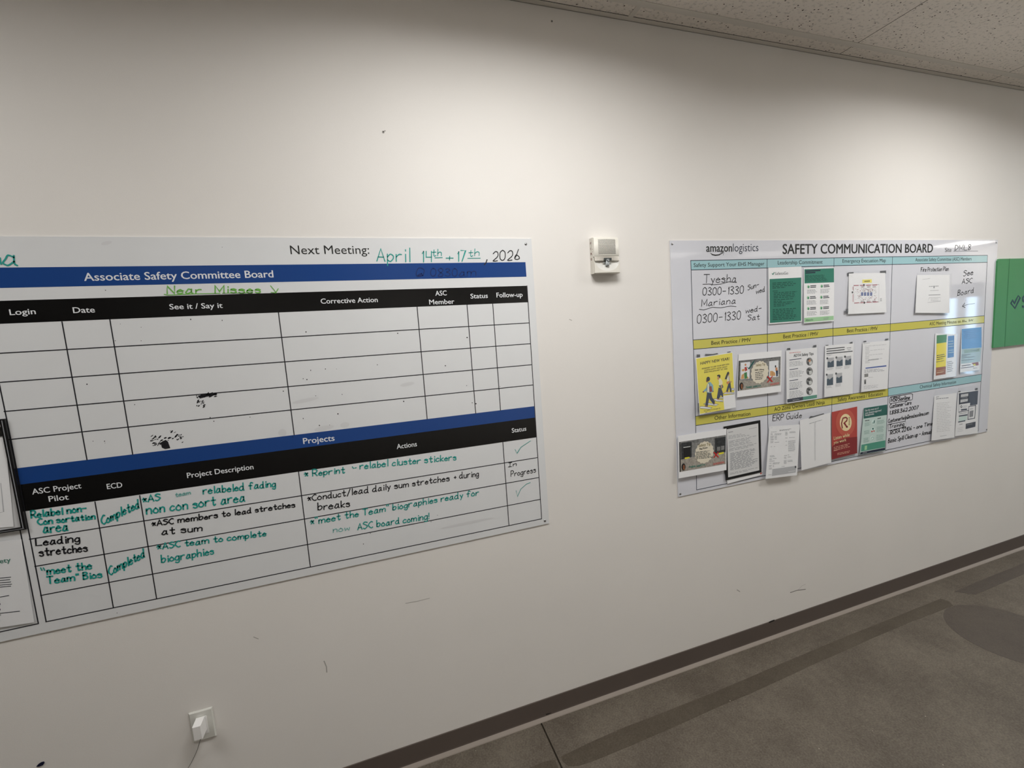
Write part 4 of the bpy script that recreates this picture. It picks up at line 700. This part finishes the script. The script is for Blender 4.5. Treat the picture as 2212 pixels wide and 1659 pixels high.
def d_flag(s):
    s.poly([(205, 212), (340, 200), (335, 302), (202, 322)], 'poster_green'); s.poly([(202, 322), (335, 304), (326, 622), (195, 640)], 'poster_yellow'); s.poly([(195, 640), (326, 622), (322, 728), (192, 748)], 'poster_brown'); s.poly([(354, 222), (438, 212), (432, 498), (348, 512)], 'poster_blue')
    s.greek(205, 488, 322, 465, 3, 26, 11, 'ink_blackish', .3, .0006); s.greek(198, 570, 310, 550, 1, 20, 8, 'text_dark', .1, .0006); s.greek(205, 690, 310, 672, 1, 20, 8, 'carton', .1, .0006); s.greek(205, 715, 300, 698, 1, 20, 10, 'card_cream', .1, .0006)
    for y in (300, 335, 368, 418, 448): s.greek(360, y, 428, y-8, 1, 20, 12, 'pale_teal', .1, .0006)
    s.greek(342, 575, 428, 558, 6, 25, 12, 'text_mid', .25)
sheet('poster', 'poster in green, yellow, brown and blue blocks under the meeting minutes heading', 'poster', ZG, [(185, 185), (468, 196), (455, 755), (165, 800)], d_flag, dt=.0065, db=.013, sleeve=[(180, 180), (474, 190), (460, 758), (162, 802)])
def d_blue(s):
    s.poly([(538, 128), (800, 102), (800, 372), (535, 395)], 'reflection_blue'); s.poly([(535, 395), (800, 372), (780, 560), (525, 590)], 'pale_teal')  # upper blue block: window reflection in the sleeve, painted onto the page
    s.greek(560, 165, 780, 140, 5, 24, 9, 'blue_text', .4, .0006); s.poly([(570, 400), (775, 382), (775, 425), (570, 452)], 'mint_text', .0005); s.greek(665, 420, 770, 405, 1, 18, 6, 'navy_light', .05, .0007)
    for y, w in [(478, .5), (495, .3), (515, .75), (548, .7)]: s.greek(535, y, 535+240*w, y-24*w, 1, 18, 6, 'navy_light', .05, .0006, words=False)
    s.greek(535, 622, 660, 605, 1, 18, 9, 'navy', .05, words=False); s.greek(525, 650, 700, 630, 1, 18, 8, 'navy', .02, words=False); s.poly([(668, 578), (758, 565), (760, 608), (700, 615)], 'card_red_dark'); s.poly([(690, 590), (720, 588), (722, 612), (692, 614)], 'yellow_tag', .0005); s.greek(690, 655, 740, 648, 1, 18, 9, 'text_mid', .1)
sheet('poster', 'page with painted blue window reflection, in a shiny sleeve at the right board edge', 'poster', ZG, [(535, 125), (800, 100), (775, 668), (515, 705)], d_blue, dt=.0065, db=.012, sleeve=[(525, 118), (806, 94), (778, 690), (508, 738)])
def d_chem(s):
    s.greek(195, 1038, 235, 1030, 1, 18, 9, 'text_mid', .1); s.greek(195, 1062, 370, 1042, 1, 18, 9, 'text_mid', .05); s.greek(205, 1120, 400, 1100, 18, 22, 7, 'paper_shade', .3); s.greek(250, 1555, 340, 1540, 1, 18, 7, 'text_light', .1)
sheet('notice', 'faint plain white page beside the chemical safety phone numbers', 'notice', ZG, [(175, 1015), (470, 975), (440, 1565), (135, 1610)], d_chem, dt=.0065, db=.015, sleeve=[(172, 935), (472, 900), (444, 1566), (132, 1612)])
def d_know(s):
    s.poly([(500, 982), (755, 945), (745, 1128), (645, 1145), (648, 1108), (498, 1160)], 'navy'); s.poly([(628, 965), (755, 945), (745, 1128), (645, 1145)], 'navy_light', .0004)
    s.poly([(525, 995), (625, 980), (622, 1020), (522, 1036)], 'text_light', .0005); s.poly([(520, 1064), (620, 1050), (616, 1088), (516, 1106)], 'text_light', .0005)
    s.text('KNOW', (530, 1028), (620, 1014), 26, 'paper', .02, .0008); s.text('KNOW', (525, 1098), (614, 1084), 26, 'paper', .02, .0008); s.greek(530, 1050, 615, 1038, 1, 16, 8, 'text_mid', .05, .0007)
    s.poly([(500, 1130), (648, 1106), (640, 1200), (495, 1232)], 'paper', .0006); s.line([(500, 1130), (495, 1232), (632, 1206)], 3, 'navy_light', .0008); s.ell(530, 1158, 13, 18, 'text_dark', .0009); s.ell(530, 1158, 6, 10, 'paper', .001); s.greek(550, 1152, 610, 1142, 3, 14, 6, 'text_light', .2, .0009); s.poly([(525, 1192), (605, 1182), (605, 1202), (525, 1212)], 'navy_light', .0009)
    s.line([(628, 1158), (722, 1140), (708, 1310), (618, 1328), (628, 1158)], 4.5, 'navy_light', .0009); s.poly([(640, 1218), (692, 1206), (686, 1288), (638, 1300)], 'text_mid', .0008); s.greek(645, 1195, 692, 1185, 1, 14, 10, 'text_light', .1, .0008)
    s.greek(500, 1258, 605, 1240, 1, 16, 6, 'text_mid', .05, words=False); s.poly([(498, 1276), (612, 1258), (614, 1275), (498, 1292)], 'navy_light', .0005); s.poly([(490, 1355), (585, 1338), (583, 1352), (488, 1370)], 'navy_light', .0005); s.poly([(500, 1295), (608, 1278), (604, 1335), (495, 1352)], 'mint_white', .0004)
    s.poly([(592, 1386), (722, 1356), (718, 1425), (588, 1456)], 'navy'); s.greek(602, 1405, 690, 1388, 1, 16, 9, 'text_mid', .1, .0005); s.greek(505, 1400, 550, 1392, 1, 16, 9, 'text_mid', .1); s.greek(480, 1450, 560, 1436, 3, 22, 7, 'paper_shade', .3)
sheet('poster', 'white poster with navy header reading KNOW and small boxes, at the lower right corner', 'poster', ZG, [(490, 965), (755, 940), (750, 1510), (445, 1550)], d_know, dt=.0065, db=.012,
      sleeve=[(485, 905), (775, 868), (762, 1500), (440, 1555)], tabs=[[(495, 952), (522, 948), (522, 962), (495, 966)], [(720, 914), (748, 910), (748, 934), (722, 938)]])

# ------------------------------------------------------------------ things on the left end of the committee board
pt_, pb_ = on_wall(7, 905, .012), on_wall(60, 1143, .012); xr = (pt_.x+pb_.x)/2; xl = xr-0.30; zt_, zb_ = pt_.z, pb_.z
t = thing('document_frame', 'black edged document holder on the left end of the committee whiteboard', 'document frame', ((xl+xr)/2, -B1, zb_))
mb = MB()
for a, b in [((xl, zb_), (xl+.012, zt_)), ((xr-.012, zb_), (xr, zt_)), ((xl+.012, zb_), (xr-.012, zb_+.009)), ((xl+.012, zt_-.012), (xr-.012, zt_))]:
    mb.box((a[0], -.013, a[1]), (b[0], -B1-.0006, b[1]), 'rail_black')
for a, b in [((xr-.0075, zb_+.004), (xr-.0055, zt_-.004)), ((xl+.004, zb_+.0035), (xr-.004, zb_+.005))]: mb.box((a[0], -.0136, a[1]), (b[0], -.013, b[1]), 'text_mid')
mb.build('frame', t)
mb = MB(); mb.box((xl+.012, -.0066, zb_+.009), (xr-.012, -.0052, zt_-.012), 'paper_shade'); mb.build('backing', t)
mb = MB(); s = Surf(mb, (0, -.0085, 0), (0, -1, 0), (0, 890, 110/358)); s.l = .0003
q = [s.pt(-520, 215, 0), s.pt(35, 178, 0), s.pt(96, 806, 0), s.pt(-450, 850, 0)]; mb.slab(q, .0003, 'paper')
s.line([(0, 706), (26, 702), (6, 500)], 1.5, 'text_light'); s.greek(-300, 330, -10, 312, 8, 40, 10, 'text_mid', .2); mb.build('sheet', t)
mb = MB(); s = Surf(mb, (0, -.009, 0), (0, -1, 0), (0, 890, 110/358)); s.l = .0003
s.poly([(-200, 78), (8, 66), (30, 168), (-180, 185)], 'ink_blackish'); s.poly([(-40, 88), (2, 84), (6, 104), (-40, 110)], 'paper_shade', .0005); s.poly([(10, 110), (16, 108), (26, 165), (18, 168)], 'paper_grey', .0005); mb.build('header_strip', t)
def d_safe(s):
    s.text('Safety', (-74, 1076), (78, 1052), 32, 'green_dark', .02)
    for y in (1165, 1182, 1198, 1214, 1228): s.line([(-60, y+8), (70+(y % 3)*6, y-4)], 2.4, 'text_dark')
    for y, x in [(1304, 62), (1414, 138)]: s.line([(-60, y+8), (x, y-14)], 2.6, 'text_dark')
    s.greek(-120, 1368, 6, 1356, 4, 38, 12, 'text_dark', .02)
sheet('notice', 'white page with a green heading at the lower left corner of the committee whiteboard', 'notice', ZH, [(-300, 945), (150, 895), (240, 1478), (-260, 1556)], d_safe, dt=.0055, db=.0085, sleeve=[(-310, 915), (140, 870), (262, 1480), (-270, 1570)])

# ------------------------------------------------------------------ green wall sign past the notice board
mb = MB(); dg = .012
pl = [on_wall(2155, 561.5, dg), on_wall(2158, 559.4, dg), on_wall(2212, 557.9, dg)]; pbl, pbr = on_wall(2146.1, 750.6, dg), on_wall(2212, 744.3, dg)
xe = pl[2].x+0.9; tz = pl[2].z+(pl[2].z-pl[1].z)*0; bz = (pbl.z+pbr.z)/2; x0 = (pl[0].x+pbl.x)/2
tz = (pl[1].z+pl[2].z)/2
fr = [Vector((x0, -dg, tz-.012)), Vector((x0+.018, -dg, tz)), Vector((xe, -dg, tz)), Vector((xe, -dg, bz)), Vector((x0, -dg, bz))]
n = 5; bk = [p+Vector((0, dg-.0005, 0)) for p in fr]
mb.add(fr+bk, [(0, 1, 2, 3, 4), (9, 8, 7, 6, 5)]+[(i, (i+1) % n, n+(i+1) % n, n+i) for i in range(n)], 'sign_green')
s = wall_surf(mb, dg); s.l = .0005; s.z(2100, 500, 2212, 619)
s.line([(447, 325), (425, 700), (405, 1060), (388, 1378)], 5, 'sign_seam')
s.line([(462, 855), (480, 822), (505, 858), (550, 765), (573, 790), (510, 918), (462, 855)], 9, 'sign_navy', .0009)
s.line([(650, 775), (622, 768), (603, 790), (604, 822), (632, 845), (645, 872), (628, 902), (600, 896)], 13, 'sign_navy', .0009)
tag(mb.build('wall_sign'), 'green wall sign with a dark tick outline, right of the notice board', 'sign')

# ------------------------------------------------------------------ fire alarm horn strobe
X0, X1_, Z0, Z1 = 0.944, 1.067, EYE+0.2345, EYE+0.3855; XC = (X0+X1_)/2; YS, YM = -0.031, -0.043
t = thing('fire_alarm', 'white fire alarm horn strobe on the wall between the two boards', 'fire alarm', (XC, 0, Z0))
def arc(x): return YS+(YM-YS)*math.cos((x-XC)/(X1_-X0)*math.pi*.92)
mb = MB(); nx = 17; xs_ = [X0+.002+(X1_-X0-.004)*i/(nx-1) for i in range(nx)]
zl = Z0+.0595                                                       # lower edge of the grille dome
zr = [Z1-.0, Z1-.0035, zl+.004, zl]
vs = []; fs = []
for j, (z_, k) in enumerate([(Z1, .75), (Z1-.004, 1.0), (zl+.016, 1.0), (zl+.012, .93)]): vs += [(x, arc(x)*k, z_) for x in xs_]
for j in range(3):
    for i in range(nx-1): fs.append((j*nx+i, j*nx+i+1, (j+1)*nx+i+1, (j+1)*nx+i))
mb.add(vs, fs, 'white_plastic', True)
mb.box((X0, -.026, Z0+.001), (X1_, -.0008, Z1-.0005), 'white_plastic')
top = [(x, arc(x)*.75, Z1) for x in xs_]; mb.add(top+[(X1_-.002, -.02, Z1), (X0+.002, -.02, Z1)], [tuple(range(nx+2))], 'white_plastic')
for sx, i in ((X0, 0), (X1_, nx-1)):
    x = xs_[i]; mb.add([(sx, -.024, Z1-.001), (x, arc(x)*.75, Z1), (x, arc(x), Z1-.004), (x, arc(x), zl+.016), (x, arc(x)*.93, zl+.012), (sx, -.024, zl+.01)], [(0, 1, 2, 3, 4, 5)], 'white_plastic')
mb.build('housing', t)
mb = MB(); rows, cols = 19, 21                                       # grille perforations
for r in range(rows):
    for c in range(cols):
        x = X0+.021+(X1_-X0-.042)*(c+(.5 if r % 2 else 0))/(cols-.5); z_ = zl+.021+(Z1-zl-.033)*r/(rows-1); y = arc(x)-.0003
        if y is None: continue
        mb.add([(x+.0014*math.cos(a), y, z_+.0014*math.sin(a)) for a in [math.pi/3*k for k in range(6)]], [(0, 1, 2, 3, 4, 5)], 'grille_hole')
mb.build('grille', t)
mb = MB()                                                           # sloping ledge above the strobe, with the lamp slot
y0, y1 = YM*.95, -.030
a, b = [(X0+.002, arc(X0+.002)*.93, zl+.0125), (X1_-.002, arc(X1_-.002)*.93, zl+.0125)], [(X0+.004, y1, zl-.005), (X1_-.004, y1, zl-.005)]
top = [(x, arc(x)*.93, zl+.0122) for x in xs_]; low = [(X0+.004+(X1_-X0-.008)*i/(nx-1), y1-.004, zl-.006) for i in range(nx)]
mb.add(top+low, [(i, i+1, nx+i+1, nx+i) for i in range(nx-1)], 'plastic_shade')
mb.box((XC-.017, -.0405, zl-.006), (XC+.019, -.036, zl+.004), 'lens_dark'); mb.build('ledge', t)
mb = MB()                                                           # bottom shell with the scooped reflector
def arcl(x): return YS-.003+(YM*.93-YS+.003)*math.cos((x-XC)/(X1_-X0)*math.pi*.9)
zt2 = zl-.008; nn = 25; up_, lo_, rim, bowl = [], [], [], []
for i in range(nn):
    x = X0+.001+(X1_-X0-.002)*i/(nn-1); q_ = (x-XC)/((X1_-X0)*.47); e = max(0.0, 1-q_*q_)**.5
    rz = zt2-e*.042; rim.append((x, arcl(x), rz)); lo_.append((x, arcl(x), Z0+.003)); up_.append((x, -.024, zt2-.001)); bowl.append((x, -.026-.004*(1-e), zt2-e*.012))
mb.add(rim+lo_, [(i, i+1, nn+i+1, nn+i) for i in range(nn-1)], 'white_plastic')
mb.add(rim+bowl, [(i, i+1, nn+i+1, nn+i) for i in range(nn-1)], 'reflector', True); mb.add(bowl+up_, [(i, i+1, nn+i+1, nn+i) for i in range(nn-1)], 'reflector')
bt = [(p[0], p[1]*.9, Z0) for p in lo_]; mb.add(lo_+bt, [(i, i+1, nn+i+1, nn+i) for i in range(nn-1)], 'white_plastic'); mb.add(bt+[(X1_-.001, -.001, Z0), (X0+.001, -.001, Z0)], [tuple(range(nn+2))], 'white_plastic')
for p, q_ in ((lo_[0], rim[0]), (lo_[-1], rim[-1])): mb.add([p, q_, (q_[0], -.02, zt2+.004), (p[0], -.02, Z0)], [(0, 1, 2, 3)], 'white_plastic')
mb.build('reflector_shell', t)
mb = MB(); mb.tube([(XC+.001, -.0345, zl-.001), (XC+.001, -.0345, zl-.022), (XC+.001, -.0335, zl-.0275)], .0085, 'lens_glass', 14)
mb.box((XC-.019, -.033, zl-.016), (XC+.021, -.031, zl-.0135), 'lens_glass'); mb.disc((XC+.001, -.0425, zl-.009), .006, 'lens_dark', .0005, 12); mb.disc((XC+.002, -.0428, zl-.008), .0035, 'lens_glass', .0012, 10); mb.build('strobe_lens', t)
mb = MB()                                                           # FIRE lettering on the left flank
vsF = []
for k, ch in enumerate('FIRE'):
    vs, fs = text_mesh(ch, .02); zc = EYE+.364-.022*k
    mb.add([(X0-.0004, -.020+(.010*(y/CAPH)) , zc+.012*(x-.3)*-1) if False else (X0-.0004, -.006-.013*(x/.6), zc+.009*(y/CAPH)-.0045) for x, y in vs], fs, 'fire_red')
for z_ in (EYE+.337, EYE+.327): mb.add([(X0-.0004, -.024+.0015*math.cos(a), z_+.0022*math.sin(a)) for a in [math.pi/4*k for k in range(8)]], [tuple(range(8))], 'fire_red')
mb.build('lettering', t)

# ------------------------------------------------------------------ outlet with plug-in adapter
t = thing('wall_outlet', 'white wall outlet plate low on the wall under the committee whiteboard', 'outlet', (-0.686, 0, EYE-1.3555))
mb = MB(); xa, xb, za, zb = -0.7225, -0.6500, EYE-1.3555, EYE-1.2420
prof = [(0, 0), (.0035, .0006), (.006, .0035)]
rings = [[(xa+i, -y, za+i), (xb-i, -y, za+i), (xb-i, -y, zb-i), (xa+i, -y, zb-i)] for y, i in ((.0005, 0), (.003, 0), (.0058, .0035))]
mb.add(sum(rings, []), [(j*4+k, j*4+(k+1) % 4, j*4+4+(k+1) % 4, j*4+4+k) for j in range(2) for k in range(4)]+[(8, 9, 10, 11)], 'outlet_white'); mb.build('plate', t)
mb = MB(); mb.box((xa+.0195, -.0068, za+.0235), (xb-.0195, -.0056, zb-.0235), 'adapter_white')
for zc in (za+.036, za+.078):
    for dx in (-.006, .005): mb.box(((xa+xb)/2+dx-.0008, -.007, zc), ((xa+xb)/2+dx+.0008, -.0067, zc+.008), 'dark_hole')
    mb.box(((xa+xb)/2-.003, -.007, zc-.007), ((xa+xb)/2+.002, -.0067, zc-.003), 'dark_hole')
mb.build('receptacle', t)
ax0, ax1, az0, az1 = -0.7008, -0.6745, EYE-1.3168, EYE-1.2648
t = thing('power_adapter', 'white plug-in power adapter with a thin cable, plugged into the wall outlet', 'power adapter', ((ax0+ax1)/2, -.0072, az0))
mb = MB()
def ringbox(y, i): return [(ax0+i, y, az0+i), (ax1-i, y, az0+i), (ax1-i, y, az1-i), (ax0+i, y, az1-i)]
rg = [ringbox(-.0072, 0), ringbox(-.0465, .0004), ringbox(-.048, .0018)]
mb.add(sum(rg, []), [(j*4+k, j*4+(k+1) % 4, j*4+4+(k+1) % 4, j*4+4+k) for j in range(2) for k in range(4)]+[(8, 9, 10, 11), (3, 2, 1, 0)], 'adapter_white'); mb.build('body', t)
mb = MB(); ch = [on_wall(430, 1606, .022), on_wall(427, 1618, .016), on_wall(421, 1632, .010), on_wall(413, 1648, .008), on_wall(405, 1661, .008), on_wall(392, 1685, .008), on_wall(380, 1720, .008)]
ch[0] = Vector(((ax0+ax1)/2+.004, -.026, az0+.001)); mb.tube(ch, .0011, 'cable', 6); mb.build('cable', t)

# ------------------------------------------------------------------ little things on the wall
def anchor(x, y, label, flap=True):
    mb = MB(); p = on_wall(x, y, .0004); mb.disc(p, .0042, 'scuff', .0012, 12); mb.disc(p+Vector((0, -.0012, 0)), .0021, 'dark_hole', .0004, 10)
    if flap: mb.disc(p+Vector((.006, 0, .004)), .0018, 'dark_scuff', .0008, 8)
    tag(mb.build('wall_anchor'), label, 'wall anchor')
anchor(828, 285, 'small grey screw anchor with a chip, high above the committee whiteboard')
anchor(1192, 46, 'small dark screw hole just under the ceiling edge', False)
mb = MB(); p = on_wall(88, 1650.5, .0004); pts = [(-.011, -.003), (-.004, -.006), (.006, -.0045), (.0105, .001), (.009, .0062), (.002, .0064), (-.005, .003)]
vs = [p+Vector((x, 0, z_)) for x, z_ in pts]; m = len(vs)
mb.add(vs+[v+Vector((0, -.002, 0)) for v in vs], [tuple(range(m, 2*m))]+[(i, (i+1) % m, m+(i+1) % m, m+i) for i in range(m)], 'blue_dot')
tag(mb.build('putty_dab'), 'tiny dark blue dab low on the wall, left of the outlet', 'putty')

# ------------------------------------------------------------------ worn marks on the concrete
def on_floor(px, py, h=0.0006):
    v = ray(px, py); return CAM+v*((h-EYE)/v.z)
def floor_mark(name, polys, mat, label, h=0.0006):
    mb = MB()
    for q in polys:
        vs = [Vector((p[0], p[1], h)) if len(p) == 2 and abs(p[0]) < 50 else on_floor(p[0], p[1], h) for p in q]; m = len(vs)
        mb.add(vs+[v-Vector((0, 0, h-.0001)) for v in vs], [tuple(range(m))]+[(i, (i+1) % m, m+(i+1) % m, m+i) for i in range(m)], mat)
    o = mb.build(name); return tag(o, label, 'floor mark')
floor_mark('floor_stripe', [[(1212, 1634), (1280, 1601), (1342.3, 1573.6), (1420, 1544), (1500, 1512), (1536.8, 1497.7), (1610, 1467), (1685, 1434.4), (1770, 1399), (1812, 1381), (1920, 1338), (2032, 1293), (2050, 1299),
            (2059.4, 1307.9), (2016, 1325), (1972.4, 1341), (1890, 1376), (1812, 1411), (1766.5, 1430.8), (1700, 1462), (1621.8, 1497.7), (1560, 1523), (1500, 1550), (1440, 1577), (1389.3, 1598.9), (1335, 1622), (1280.8, 1644), (1250, 1654), (1228, 1655), (1215, 1644)]],
           'concrete_dark', 'long dark stripe on the concrete floor running along the baseboard')
floor_mark('floor_stripe', [[(2061.7, 1278), (2110, 1257), (2212, 1216), (2300, 1182), (2320, 1198), (2212, 1240), (2107.5, 1284)]], 'concrete_spot', 'short faint floor stripe beyond the long one, near the round spot')
floor_mark('floor_stripe', [[(1100, 1680), (1143.4, 1659), (1176, 1645), (1199, 1641), (1206, 1659), (1214, 1680)]], 'concrete_dark', 'dark floor patch left of the floor joint at the bottom edge')
floor_mark('floor_spot', [[(3.075+.25*math.cos(a), -.455+.25*math.sin(a)) for a in [2*math.pi*k/48 for k in range(48)]]], 'concrete_spot', 'dark round spot on the concrete floor')
